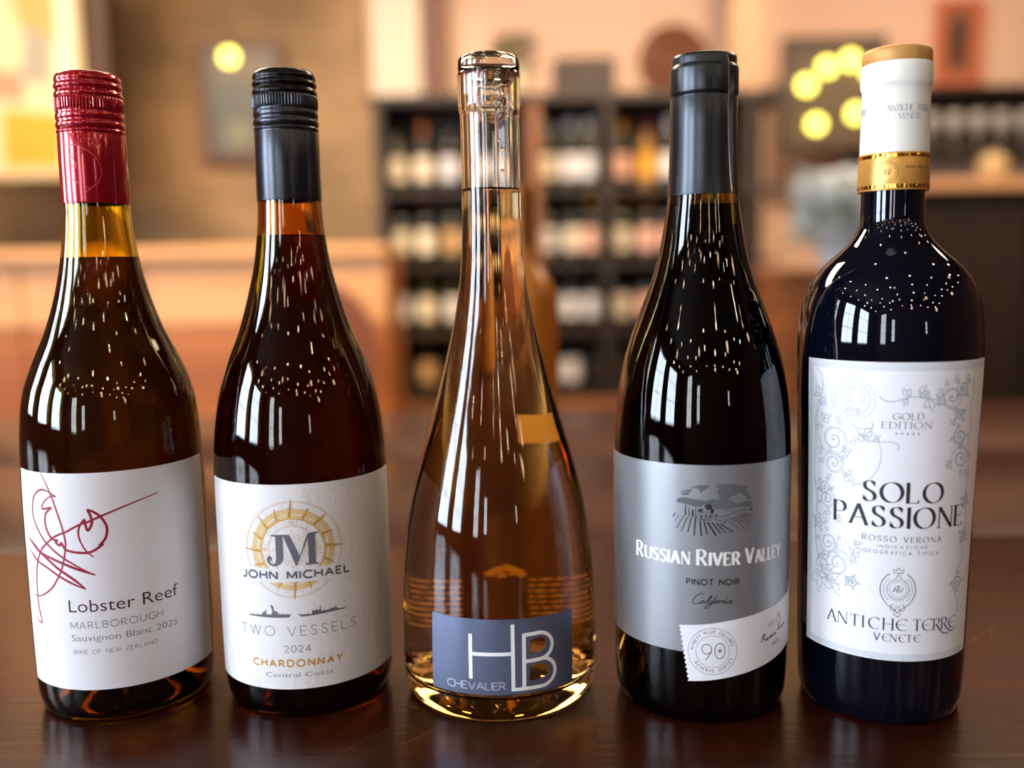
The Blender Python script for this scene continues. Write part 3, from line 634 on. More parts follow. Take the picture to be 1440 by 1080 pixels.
# ------------------------------------------------------------------ bottle 3: clear conical bottle with glass stopper
e, B = bottle('wine_bottle', (-.0085, .4542), 49, [(2.6, 46.4), (5, 47.7), (9, 48.5), (20.8, 49), (34.8, 48.8), (50, 48.3), (62.5, 47.5), (76.3, 46.1), (90, 44.3), (99.8, 42.4), (118, 37.7), (136, 32.4), (153.7, 27.2), (171.4, 22.6), (189, 18.7), (206, 16), (223, 14.7), (240, 14.15), (270, 14.15), (283.5, 14.25), (284.8, 15.0), (302, 15.1)],
              'clear conical wine bottle with glass stopper, amber wine and slate blue label', 303, 0)
B3 = B
glass_and_wine(B, M['glass_clear'], M['wine_rose'], M['wine_rose_top'], 248.5, 302, 2.9, base_th=6, punt=18, n=130)
PS = mm([(0, 280), (5.5, 280), (7, 281), (7.6, 283), (7.6, 287), (8.4, 288), (8.4, 290), (7.8, 291), (7.8, 300), (8.4, 302.8), (13.6, 302.9), (14.5, 303.4), (14.8, 304.5), (14.7, 308), (14.0, 309.4), (10, 310.8), (5, 312), (0, 312.4)])
bm = lt(PS, 96); lathe(bm, [(max(r-.0011, 0), z+(.0011 if z < .3 else -.0011 if z > .3025 else 0)) for r, z in reversed(PS)], 96)
st = obj('glass_stopper', bm, M['glass_inner'], e, smooth=50)
obj('seal_ring', lt(mm([(8.4, 296.5), (10.4, 296.8), (11.4, 297.6), (11.4, 301.5), (10.8, 302.6), (8.3, 302.6), (8.0, 300), (8.4, 296.5)]), 64), M['glass_inner'], st, smooth=40)
bm = bmesh.new()
for (u, z, r) in ((4, 270, .8), (6, 266, 1.0), (2, 272, .5), (5.5, 256, .8), (1.5, 255, .45), (-5, 273, .4), (-6, 268, .4), (7, 262, .4), (0, 260, .35)):
    an = u/11.2; rr = .0112
    sphere(bm, (rr*math.sin(an), -rr*math.cos(an), z*.001), r*.001, 12, 8, (1, .5, 1))
obj('droplets', bm, M['glass_inner'], e, smooth=60)['kind'] = 'stuff'
# slate label with the two counters of the B cut out
cA = catmull([(14.9, 40.3), (19.4, 41.2), (22.3, 40.1), (23.2, 37.8), (21.8, 35.4), (19, 34.3), (14.9, 34.1), (14.9, 37.2)], 5)
cB = catmull([(14.7, 28.2), (20, 28.6), (23.3, 27.2), (24.6, 24.6), (23.2, 22.6), (19.8, 21.4), (14.8, 21.2), (14.7, 25)], 5)
lab = label_part('front_label', [(-33.7, 15.3), (38.6, 15.0), (39.0, 50.6), (-33.8, 51.6)], M['paper_slate'], e, B, holes=(cA, cB))
a = Art()
a.line([(-12.98, 44.3), (-12.93, 22.9)], 1.75); a.line([(-12.1, 34.9), (6, 34.85)], 1.75)
a.line([(6.85, 48.7), (6.7, 17.0)], 1.75); a.line([(6.2, 17.7), (14.9, 17.6)], 1.7)
a.line([(12.1, 43.9), (11.8, 17.2)], 1.8)
a.line([(12.1, 43.2), (19, 43.4)]+arc(19.6, 37.1, 6.7, 6.3, 80, -80, 14)+[(17, 30.7), (12, 30.7)], 1.75)
a.line([(20.5, 31)]+arc(20.6, 24.3, 7.0, 6.7, 85, -85, 14)+[(16, 17.6), (12, 17.65)], 1.75)
tag(a.wrap('lettering', M['ink_white'], lab, B, .23), 'large white line-drawn initials')
a = Art()
a.text('CHEVALIER', -25.0, 3.2, 17.9, 3.4, .55, .12)
tag(a.wrap('lettering', mat('ink_silver', 'c6cbe0', .35, metal=.4), lab, B, .2), 'small silver capitals')
a = Art()
for (u, t_) in ((-16, '1'), (-13, '0'), (18, '1'), (20.5, '2'), (22.5, '5'), (-18.5, '7'), (28, '0')): a.text(t_, u, u+1.5, 8.5, 3, .35)
a.line(roundrect(-3.2, 2.6, 7.6, 12.8, 1)+[(2.6, 8.6)], .5); a.line([(-1.6, 11), (-.3, 9), (1.2, 11)], .45)
tag(a.wrap('embossed_marks', M['glass_inner'], e, B, .25, solid=.3), 'raised glass digits round the foot')
# paper tag and print on the back of the bottle
def back(name, art, m, off, **k):
    o = art.wrap(name, m, e, B, off, **k); o.rotation_euler = (0, 0, PI); return o
back('price_tag', Art().poly([(-19.5, 113.5), (-7.5, 114.5), (-8, 130.5), (-22, 129.5)]), translucent('tag_kraft', 'ffe0a0'), .12, zstep=3)
a = Art(); random.seed(11)
for j in range(9):
    for (s0, s1) in ((-46, -8), (12, 46)):
        u = s0
        while u < s1:
            l = random.uniform(2, 5); a.poly([(u, 42-j*2.9), (min(u+l, s1), 42-j*2.9), (min(u+l, s1), 43.1-j*2.9), (u, 43.1-j*2.9)]); u += l+.9
back('back_print', a, translucent('ink_back_gold', 'f0c890'), .12)
a = Art()
for (u, z, r) in ((-4, 47, 2.2), (-1.5, 49, 2.0), (1.2, 48, 1.8), (3.4, 46.4, 1.6), (-6, 45.4, 1.4), (0, 45.4, 1.6)):
    a.poly([(u+r*(1+.25*math.sin(5*t))*math.cos(t), z+r*(1+.25*math.sin(5*t))*math.sin(t)) for t in [2*PI*i/20 for i in range(20)]])
back('back_flower_print', a, translucent('ink_back_yellow', 'ffd880'), .13)

# ------------------------------------------------------------------ bottle 4: grey foil, silver label
e, B = bottle('wine_bottle', (.0914, .4425), 42, [(2.6, 39.8), (5, 40.8), (9, 41.4), (24, 41.9), (60, 42), (118, 42.1), (130.5, 41.8), (145.8, 40.6), (161, 38.2), (176.4, 33.9), (191.4, 28.4), (206, 23.2), (219.3, 19.8), (231.3, 17.8), (242.8, 16.2), (255, 15.0), (300, 15.0)],
              'dark red wine bottle with grey foil capsule and silver label with engraved vineyard', 303, 0)
th = 2.8
bm = lt(outer(B, 0, 299, 110), 128)
obj('glass_body', bm, M['glass_green'], e, smooth=50)
obj('wine', lt([(0, .03)]+inner(B, 8, 238, 80, th)+[(0, .238)], 96), M['wine_red'], e, smooth=50)
m_gf = mat('foil_grey', '36393d', .28, metal=.8, bump=((10, 10, 900), .12, .0004))
cp = obj('capsule', lt(mm([(16.1, 242.6), (16.75, 242.6), (16.6, 243.6), (16.0, 252), (15.7, 262), (15.45, 275), (15.4, 286.0), (15.2, 286.6), (15.2, 287.4), (15.75, 287.9), (15.9, 289), (15.85, 299), (15.6, 300.4), (15.0, 300.9), (14.9, 301.4), (15.0, 304.2), (14.6, 305.4), (13.2, 305.9), (0, 306.1)]), 128), m_gf, e, smooth=60)
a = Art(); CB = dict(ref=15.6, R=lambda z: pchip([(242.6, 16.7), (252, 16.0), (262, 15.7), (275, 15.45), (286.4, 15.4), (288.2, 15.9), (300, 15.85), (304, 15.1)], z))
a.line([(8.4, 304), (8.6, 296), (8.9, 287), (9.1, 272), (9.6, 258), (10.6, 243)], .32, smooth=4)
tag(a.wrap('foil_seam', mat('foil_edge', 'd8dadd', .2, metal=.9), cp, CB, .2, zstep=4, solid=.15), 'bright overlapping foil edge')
lab = label_part('front_label', roundrect(-70, 68, 35.6, 122.4, .6), M['paper_silver'], e, B)
a = Art()
for s in SKY[:2]: a.poly(catmull(s+[s[0]], 3)[:-1])
for s in SKY[2:]: a.poly(s)
for s in CLOUD: pass
tag(a.wrap('sky_print', mat('ink_sky', '5e6166', .5), lab, B, .2), 'grey engraved sky with clouds')
a = Art(); a.poly(catmull(CLOUD[0]+[CLOUD[0][0]], 3)[:-1])
a.wrap('cloud_print', M['paper_silver'], lab, B, .24)
a = Art()
for s, wd in ROWS: a.line(s, wd*1.0, smooth=2)
for s in THIN: a.line(s, .26, smooth=3)
for s in TREE: a.poly(s)
tag(a.wrap('vineyard_print', mat('ink_vine', '2b2d32', .5), lab, B, .22), 'dark engraved vineyard rows, house and trees')
a = Art()
nib = (math.radians(8), .3)
for (t, ua, ub) in (('RUSSIAN', -39.9, -13.1), ('RIVER', -9.6, 9.3), ('VALLEY', 12.4, 34.3)):
    zz = lambda u: 77.3-.0022*(u+2)**2
    L = [(GLY[c][0]+.3)*(1 if i == 0 else .8) for i, c in enumerate(t)]
    tot = sum(L)-.2; x = 0; k = (ub-ua)/tot
    for i, c in enumerate(t):
        hh = 7.0 if i == 0 else 5.7; gw = GLY[c][0]
        def f(p, q, x=x, i=i, hh=hh, k=k, ua=ua): return (ua+(x+p*(1 if i == 0 else .8))*k, 76.9+(q*hh))
        a.glyph(c, f, hh, 1.45, 1, .2 if c not in 'S' else 0, nib=(math.radians(8), .42)); x += L[i]
tag(a.wrap('lettering', M['ink_white'], lab, B, .24), 'white slab capitals')
a = Art(); a.text('PINOT NOIR', -14.4, 9.3, 67.7, 2.6, .55, .3)
for s in CAL: a.line(s, .36, smooth=4)
for p in ((-3.25, 62.0), (3.57, 61.5)): a.disc(p[0], p[1], .3, 8)
tag(a.wrap('lettering', M['ink_dark'], lab, B, .24), 'dark capitals above cursive writing')
# slanted corner label with a perforated left edge
per = []
for i in range(13):
    t = i/12; per += [(-17.8+4.2*t, 48-26*t)]
    if i < 12: per += arc(-17.8+4.2*(t+1/24)+.15, 48-26*(t+1/24), .55, .55, 100, -80, 5)
out = per+[(-13.7, 21.9), (-4.96, 22.75), (5.9, 24.3), (18.2, 26.2), (28.4, 27.9), (45.5, 30.6), (66, 33.4), (66, 58.8), (49.1, 56.3), (29.4, 54.0), (17.6, 52.4), (5.5, 51), (-5.2, 49.4)]
tl = label_part('corner_label', out, M['paper'], e, B, off=.34, thick=.14)
tag(tl, 'white slanted corner label with perforated edge')
a = Art(); sx, sy = -2.6, 36.6
a.ring(sx, sy, 11, .16, 64); a.ring(sx, sy, 7.5, .14, 56)
a.line(arc(-5.35, 37.7, 2.15, 2.35, 0, 360, 28), .34); a.line([(-3.2, 37.3), (-3.8, 35.4), (-5.9, 32.4)], .34, smooth=3)
a.line(arc(.55, 36.8, 2.35, 3.6, 0, 360, 32), .34); a.line([(-.5, 36.9), (1.6, 36.9)], .42); a.line([(.55, 35.8), (.55, 38)], .42)
a.arctext('NINETY PLUS CELLARS', sx, sy, 8.6, 176, 14, 1.35, .2)
a.arctext('RESERVE SERIES', sx, sy, 8.5, 212, 340, 1.35, .2, flip=True)
tag(a.wrap('seal_print', M['ink_dark'], tl, B, .42), 'round line seal with ring lettering')
a = Art(); a.text('LOT', 26, 29.7, 45.1, 1.7, .2, .3); a.text('75', 30.9, 35.2, 45.0, 4.2, .28, .2, slant=.3)
for s in RES: a.line(s, .4, smooth=4)
a.text('2023', 28.9, 34.5, 34.8, 1.7, .22, .4, dz=.9)
tag(a.wrap('lettering', M['ink_dark'], tl, B, .42), 'small dark lot number and cursive writing')

# ------------------------------------------------------------------ bottle 5: white and gold capsule, ornate label
e, B = bottle('wine_bottle', (.1777, .4349), 39.5, [(2.6, 36.3), (5, 37.0), (8, 37.5), (26.8, 38.2), (60, 38.7), (90.6, 39.2), (132.3, 40.2), (166.4, 41.0), (176, 40.8), (184, 40.1), (191.5, 38.8), (197, 37.2), (201.5, 35.2), (206, 32.1), (210.7, 27.8), (215.3, 22.6), (220, 18.0), (225, 15.2), (229.4, 14.0), (236, 13.8), (298, 13.9)],
              'tall black wine bottle with white and gold capsule and ornate white scroll label', 303, 0)
obj('glass_body', lt(outer(B, 0, 298, 130), 128), M['glass_black'], e, smooth=50)
cp = obj('capsule', lt(mm([(14.2, 257), (15.0, 257), (15.0, 262), (14.7, 285), (14.7, 287.6), (15.35, 288.8), (15.6, 290), (15.5, 297.2), (15.2, 298.4), (14.9, 298.9)]), 128), M['white_foil'], e, smooth=60)
tag(cp, 'glossy white foil neck capsule')
gt = obj('capsule_top', lt(mm([(14.9, 298.4), (15.1, 299), (15.0, 303.4), (14.7, 304.6), (14.0, 305.3), (12.8, 305.7), (12.2, 305.2), (0, 305.0)]), 128), mat('cap_top_gold', 'c8924e', .5, metal=.25), cp, smooth=50)
tag(gt, 'matte gold disc closing the capsule')
gb = obj('gold_band', lt(mm([(14.2, 242.3), (15.4, 242.3), (15.5, 243), (15.45, 258.6), (15.3, 259), (14.9, 259)]), 128), M['gold_paper'], cp, smooth=50)
for z in (243.1, 256.6): obj('foil_stripe', lt(mm([(15.4, z), (15.56, z+.1), (15.52, z+1.7), (15.35, z+1.8)]), 128, mod=lambda i, k: .00007*math.sin(k*1.7)*(1 if i in (1, 2) else 0)), M['gold_foil'], gb, smooth=50)
CB = dict(ref=15.2, R=lambda z: 14.95 if z > 259 else 15.5)
a = Art(); nb = (math.radians(15), .4)
for u0 in (1.0, 33.0, -31.0):
    a.text('ANTICHE TERRE', u0-11.4+.8, u0+11.4-.8, 276.7, 2.6, .34, .12, .2, nb); a.text('VENETE', u0-5.4, u0+4.9, 273.2, 2.3, .32, .14, .2, nb)
tag(a.wrap('lettering', M['ink_mid'], cp, CB, .07), 'grey capitals printed round the capsule')
a = Art(); a.ring(-8.5, 250.2, 4.6, .25, 40); a.ring(-8.5, 250.2, 3.6, .2, 40); a.text('AV', -10, -7, 248.8, 2.8, .35)
a.text('ANTICHE TERRE VENETE', -1, 12.5, 251.6, 1.0, .14); 
tag(a.wrap('seal_print', mat('ink_bronze', '6b4a1c', .4), gb, CB, .08), 'fine bronze seal on the gold band')
lab = label_part('front_label', [(-54.5, 32.0), (34, 32.0), (38.6, 167.2), (-53, 167.2)], M['paper'], e, B)
a = Art()
def band(p, q, w_): a.line([p, q], w_)
a.poly([(-52.6, 166.8), (38.2, 166.8), (38.1, 163.4), (-52.4, 163.4)]); a.poly([(-54, 35.3), (33.6, 35.3), (33.7, 32.4), (-54.1, 32.4)])
a.poly([(-54.1, 32.4), (-50.6, 35.3), (-49.4, 163.4), (-52.6, 166.8)])
tag(a.wrap('border_print', mat('ink_border', 'd9dce2', .35), lab, B, .2, zstep=5), 'pale silver border of the label')
def scroll(a, x, y, r, turns=1.6, ph=0, w_=.3, hand=1):
    n = int(26*turns); P = []
    for i in range(n+1):
        t = i/n; rr = r*(1-t)**.8+.3; an = ph+hand*t*turns*2*PI; P.append((x+rr*math.cos(an), y+rr*math.sin(an)))
    a.line(P, w_, taper=True)
    a.disc(x, y, .55, 8)
    P = [(x+(r*.86*(1-i/n)**.8+.2)*math.cos(ph+.25+hand*i/n*turns*2*PI), y+(r*.86*(1-i/n)**.8+.2)*math.sin(ph+.25+hand*i/n*turns*2*PI)) for i in range(n)]
    a.line(P, w_*.6, taper=True)
def leaf(a, x, y, an, L, w_=.25, lobes=4):
    c_, s_ = math.cos(an), math.sin(an)
    R = lambda p, q: (x+p*c_-q*s_, y+p*s_+q*c_)
    for j in range(lobes):                                  # acanthus: nested curling fronds
        t = 1-j*.22; sg = 1 if j % 2 else -1
        a.line([R(0, 0), R(L*.35*t, sg*.10*L*(j+.4)), R(L*.7*t, sg*.16*L*(j+.6)), R(L*t, sg*.08*L*(j+.2)), R(L*(t-.08), sg*.02*L)], w_*1.3, smooth=4, taper=True)
a = Art()
random.seed(5)
SPL = [(-37.5, 131.2, 7.5, 3.4, 1), (-37.4, 120.2, 5.6, 3.0, -1), (-42.2, 108.7, 3.3, 2, 1), (-40.8, 103.1, 4.2, 1, -1), (-39.8, 82.6, 5.2, 2.6, 1), (-34.9, 73.6, 7.0, 0, 1), (-27.8, 66.4, 2.6, 3.6, -1), (-45.6, 91, 3, 1, 1)]
for x, y, r, ph, hd in SPL:
    scroll(a, x, y, r, 2.0, ph, .34, hd)
    for j in range(5):
        t = ph+j*1.25+.3; leaf(a, x+r*math.cos(t), y+r*math.sin(t), t+.7*hd, r*.62, .2, 3)
a.line([(-47.5, 163), (-45, 161.5), (-43.5, 158), (-43.6, 153), (-45.5, 146), (-46.8, 139), (-46.5, 133), (-44, 127)], .35, smooth=5)
a.line([(-47, 144), (-48, 138), (-47.5, 128), (-48.6, 118), (-48, 108), (-46.5, 100), (-47.8, 90), (-47, 80), (-44, 70), (-40, 65), (-34, 63.6)], .4, smooth=5)
a.line([(-48.6, 112), (-46, 104), (-47.8, 97)], .3, smooth=4)
for x, y, an, L in ((-45, 150, 1.9, 6), (-44, 146, 1.2, 5), (-43.5, 139, .6, 6), (-33, 126, .3, 5), (-32, 116, -.6, 6), (-42, 97, -1.2, 6), (-36, 95, -.4, 4), (-45, 76, -1.1, 10), (-43, 71, -1.0, 11), (-40, 67, -.9, 11), (-46.5, 68, -1.4, 11), (-28, 79, .7, 6), (-27, 84, .4, 4)): leaf(a, x, y, an, L, .24, 4)
SPR = [(12.6, 151.8, 5.6, .4, -1), (18.6, 155.2, 3.6, 2, 1), (18.4, 134.0, 4.0, 1.4, 1), (19.6, 124.2, 5.6, 3.2, -1), (22.5, 67, 3.4, 2.8, 1), (17.6, 143.5, 2.6, 5, 1), (25.5, 88, 3, 1, -1), (25, 104, 2.6, 4, 1)]
for x, y, r, ph, hd in SPR:
    scroll(a, x, y, r, 1.8, ph, .42, hd)
    for j in range(4):
        t = ph+j*1.5+.3; leaf(a, x+r*math.cos(t), y+r*math.sin(t), t+.7*hd, r*.6, .24, 3)
a.line([(25.5, 160), (26, 152), (24.5, 146), (26, 138), (25, 128), (26.5, 116), (25, 106), (27, 96), (24.5, 86), (26, 78), (21, 70), (20.4, 64), (23.5, 58), (25, 52)], .42, smooth=5)
a.line([(-18, 152.5), (-15.5, 150.3), (-11.5, 150.4), (-6, 152.2), (0, 152.0), (5, 151), (9, 154)], .42, smooth=5)
for x, y, an, L in ((-6, 152.4, 2.3, 5), (-2, 152.4, 1.2, 6), (2, 151.6, 2.6, 6), (1, 151.8, -1.1, 7), (5, 152, .9, 5), (-7, 151.8, -1.9, 4), (6, 151.5, -.8, 5), (14, 158, 1.4, 4), (20, 158, 1.1, 4), (15, 139, 2.4, 4), (14.5, 120, 2.7, 4), (23, 118, -.5, 5)): leaf(a, x, y, an, L, .3, 3)
a.line([(-29, 139), (-26, 137.5), (-22.5, 137.6), (-20, 139), (-21, 140.8)], .35, smooth=5)
a.line([(-27, 137), (-23, 133), (-18, 132), (-12, 132.2), (-9.5, 130), (-10.6, 128.6)], .35, smooth=5)
for x, y, an, L in ((-24, 134, .9, 6), (-26, 135, -.6, 6), (-20, 132.4, .7, 4)): leaf(a, x, y, an, L, .26, 3)
a.line(arc(-30, 126, 13.5, 14.5, 50, -85, 20), .3)
tag(a.wrap('scroll_ornament', M['ink_pale'], lab, B, .22), 'pale grey baroque scrolls and leaves')
a = Art(); mx, my = -29, 150.5
a.ring(mx, my, 9.6, .16, 56); a.ring(mx, my, 7.4, .22, 48)
for k in range(26):
    t = 2*PI*k/26; a.line([(mx+8.1*math.cos(t), my+8.1*math.sin(t)), (mx+9*math.cos(t+.06), my+9*math.sin(t+.06))], .2)
for r_0, a0, a1 in ((4.6, -60, 70), (3.9, -50, 60), (3.2, -40, 50)): a.line(arc(mx+.8, my+1.2, r_0, r_0, a0, a1, 10), .16)
a.line([(mx-4, my+3.8), (mx-1, my+4.8), (mx+2.4, my+4.2)], .25, smooth=3); a.line([(mx-3, my+2), (mx-1.6, my+2.3)], .25); a.line([(mx-.6, my+2.4), (mx+.9, my+2)], .25)
a.line([(mx-1, my+1.6), (mx-1.5, my+.3), (mx-.5, my)], .2, smooth=3); a.line([(mx-2.6, my-1.2), (mx-1, my-.8), (mx+.6, my-1.3)], .3, smooth=3)
a.line([(mx-3.6, my+2.6), (mx-3.4, my-.6), (mx-1.6, my-2.8), (mx+.6, my-2.4)], .2, smooth=3)
a.text('1918', mx-3.2, mx+3.2, my-6.2, 2.1, .3, .2)
tag(a.wrap('medallion_print', M['ink_pale'], lab, B, .22), 'pale round medallion with portrait and 1918')
a = Art(); nib = (math.radians(12), .2)
a.text('SOLO', -23.3, 10.4, 105.3, 9.0, 1.6, .25, .17, nib, dz=-.3)
a.text('PASSIONE', -36.3, 23.4, 94.2, 9.3, 1.6, .26, .17, nib, dz=-.9)
tag(a.wrap('lettering', M['ink_dark'], lab, B, .24), 'large dark serif words')
a = Art(); nb = (math.radians(14), .3)
a.text('ROSSO VERONA', -23.4, 11.1, 87.4, 2.5, .42, .42, .2, nb, dz=-.4)
a.text('INDICAZIONE', -17.1, 4.5, 84.3, 1.35, .2, .6); a.text('GEOGRAFICA TIPICA', -22.9, 10, 81.7, 1.5, .2, .6, dz=-.4)
a.text('GOLD', -12.3, 0, 142.2, 2.9, .42, .3, .2, nb); a.text('EDITION', -16.5, 3.4, 138.3, 2.9, .42, .3, .2, nb)
for i in range(5): a.disc(-10.8+i*2.25, 136.1, .42, 8)
tag(a.wrap('lettering', M['ink_grey'], lab, B, .24), 'small grey lines of capitals')
a = Art(); nb = (math.radians(14), .26)
ts = [('A', -39.3), ('N', -33.7), ('T', -27.6), ('I', -22.2), ('C', -19.6), ('H', -13.3), ('e', -7.8), ('T', -.4), ('e', 3.9), ('R', 9.5), ('R', 13.9), ('e', 18.4)]
for c, u in ts:
    def f(p, q, u=u): return (u+p*5.5*(1.05 if c in 'ANHe' else 1), 46.4-.0009*(u+8)**2*(.6 if u < -8 else 1)+q*5.4)
    a.glyph(c, f, 5.4, .72, 1, .2, nb)
a.line([(12.4, 46.4), (14, 44.8), (16.2, 43.7), (18.6, 44.1)], .5, smooth=4); a.line([(17.2, 46.2), (18.8, 44.9), (21, 44.2), (22.8, 44.9)], .5, smooth=4)
x = -17.3
for c, u in (('V', -17.3), ('e', -13.6), ('N', -10.2), ('e', -6.5), ('T', -3.2), ('e', .2)):
    a.glyph(c, (lambda p, q, u=u: (u+p*3.5, 41.1+q*3.5)), 3.5, .5, 1, .18, nb)
# crest
qx, qy = -7.7, 65.4
a.ring(qx, qy, 4.6, .2, 44); a.ring(qx, qy, 3.6, .14, 40); a.line(arc(qx, qy, 7.6, 8.2, 118, 215, 18), .36); a.line(arc(qx, qy, 7.6, 8.2, 62, -35, 18), .36)
a.line([(qx-6.2, qy-4.7), (qx-4.4, qy-7.2), (qx-2, qy-8.6), (qx, qy-11)], .3, smooth=4); a.line([(qx+6.2, qy-4.7), (qx+4.4, qy-7.2), (qx+2, qy-8.6), (qx, qy-11)], .3, smooth=4)
a.line(arc(qx-1.8, qy-8.4, 1.3, 1.5, 90, 400, 12), .26); a.line(arc(qx+1.8, qy-8.4, 1.3, 1.5, 90, -220, 12), .26); a.line([(qx-1.5, qy-10.6), (qx-1, qy-12), (qx, qy-12.6), (qx+1, qy-12), (qx+1.5, qy-10.6)], .25, smooth=3)
a.line(arc(qx, qy, 6.2, 6.6, 130, 230, 16), .16); a.line(arc(qx, qy, 6.2, 6.6, 50, -50, 16), .16)
for k in range(22):
    t = math.radians(115+310*k/21) if False else math.radians(70-320*k/21); a.line([(qx+4.9*math.cos(t), qy+4.9*math.sin(t)), (qx+5.6*math.cos(t+.05), qy+5.6*math.sin(t+.05))], .16)
a.line([(qx-1.7, qy+7.6), (qx-2.3, qy+9.6), (qx-1, qy+8.7), (qx, qy+10.2), (qx+1, qy+8.7), (qx+2.3, qy+9.6), (qx+1.7, qy+7.6), (qx-1.7, qy+7.6)], .26); a.line([(qx-1.2, qy+5), (qx, qy+7.2), (qx+1.2, qy+5)], .26)
a.text('A', qx-2.3, qx-.2, qy-1.2, 2.3, .3); a.text('T', qx-.9, qx+.9, qy-1.6, 3.2, .3); a.text('V', qx+.2, qx+2.3, qy-1.2, 2.3, .3)
tag(a.wrap('lettering', M['ink_dark'], lab, B, .24), 'dark capitals with a fine crest above')
# ------------------------------------------------------------------ amber bottle standing further back on the table
m_amb = glass('glass_honey', (.9, .62, .22), 1.5)
e, B = bottle('wine_bottle', (.013, 1.02), 38, [(2.6, 36), (8, 37.6), (20, 38), (150, 38), (178, 37.2), (190, 34.5), (200, 29.5), (210, 22.5), (220, 17), (232, 14.6), (300, 14)],
              'blurred honey coloured wine bottle standing behind the clear conical bottle', 303, 0)
obj('glass_body', lt(outer(B, 0, 296, 90), 64), mat('glass_honey_solid', 'c87a26', .15, trans=.25, ior=1.45), e, smooth=50)
obj('capsule', lt(mm([(14.2, 236), (15.6, 236), (15.4, 245), (15, 280), (15.5, 283), (15.5, 298), (14.6, 300.5), (0, 300.6)]), 48), mat('capsule_copper', '9a5a26', .35, metal=.6), e, smooth=50)

# ------------------------------------------------------------------ wine rack with its bottles
m_rack = mat('rack_dark_wood', '1d130d', .55, noise=((40, 3, 3), '2a1a11', 3))
m_rackl = mat('rack_brown_wood', '6b3f20', .5, noise=((40, 40, 3), '80502c', 3))
RX0, RX1, RY = -.56, 1.16, 4.0
rk = empty('wine_rack', (.3, RY+.15, 0)); tag(rk, 'dark wooden wine rack full of bottles against the peach wall', 'rack')
ox, oy = .3, RY+.15
def rb(name, x0, x1, y0, y1, z0_, z1_, m): return obj(name, bx(x0-ox, x1-ox, y0-oy, y1-oy, z0_, z1_, bev=.003), m, rk)
SH = [.42, .70, .99, 1.30]
rb('back_panel', RX0, RX1, RY+.30, RY+.32, 0, 1.66, m_rack)
for x, m in ((RX0, m_rack), (.085, m_rackl), (.40, m_rack), (RX1-.16, m_rack)): rb('upright', x, x+(.035 if m is m_rack and x < 1 else (.05 if x < 1 else .16)), RY-.04, RY+.30, 0, 1.66, m)
for z in SH: rb('shelf_board', RX0+.03, RX1-.02, RY-.02, RY+.30, z-.022, z, m_rack)
rb('top_board', RX0-.02, RX1+.02, RY-.05, RY+.32, 1.655, 1.69, m_rack)
obj('base_cabinet', bx(RX0-ox, RX1-ox, RY-.10-oy, RY+.30-oy, .02, .40, bev=.004), m_rackl, rk)
bt = [(0, 0), (.034, 0), (.0375, .004), (.038, .02), (.038, .17), (.0345, .19), (.024, .208), (.0165, .228), (.0145, .245)]
btp = [(.0145, .24), (.0152, .241), (.0150, .28), (.016, .283), (.0158, .296), (.0148, .299), (0, .2995)]
def cyl_label(r, z0_, z1_, span=2.6, n=14):
    bm = bmesh.new(); L = []
    for i in range(n+1):
        a = -span/2+span*i/n-PI/2; L.append([bm.verts.new((r*math.cos(a), r*math.sin(a), z)) for z in (z0_, z1_)])
    for a, b in zip(L, L[1:]): bm.faces.new((a[0], b[0], b[1], a[1]))
    return bm
m_bg = [mat('rack_glass_dark', '120d0a', .08), mat('rack_glass_olive', '2c2a10', .08), mat('rack_glass_gold', '7a5418', .1)]
LC = {'cream': 'd6c6ac', 'white': 'd3cdca', 'pale grey': 'c9c6ca', 'mustard': 'd79a2a', 'dark red': '6a1420', 'pinkish': 'd9a58f', 'orange': 'c8702e', 'tan': 'b58d5c', 'black': '241d1a', 'green': '3f5a2c'}
m_lb = {k: mat('rack_label_'+k.replace(' ', '_'), v, .55) for k, v in LC.items()}
m_cp = {k: mat('rack_capsule_'+k.replace(' ', '_'), v, .35, metal=.3) for k, v in LC.items()}
protos = {}
def rack_bottle(x, y, z, lc, cc, gi, label):
    e = empty('rack_bottle', (x, y, z)); tag(e, label, 'bottle', 'wine bottles in the rack')
    for nm, fn, m in (('glass_body', lambda: lt(bt, 20), m_bg[gi]), ('capsule', lambda: lt(btp, 16), m_cp[cc]), ('bottle_label', lambda: cyl_label(.0383, .05, .145), m_lb[lc])):
        if nm not in protos:
            o = obj(nm, fn(), m_bg[0], e, smooth=50); protos[nm] = o
        else:
            o = protos[nm].copy(); COL.objects.link(o); o.parent = e
        o.material_slots[0].link = 'OBJECT'; o.material_slots[0].material = m
BAYS = [('left', [-.475, -.365, -.255, -.145, -.035]), ('middle', [.175, .27, .355]), ('right', [.49, .595, .70, .805, .91])]
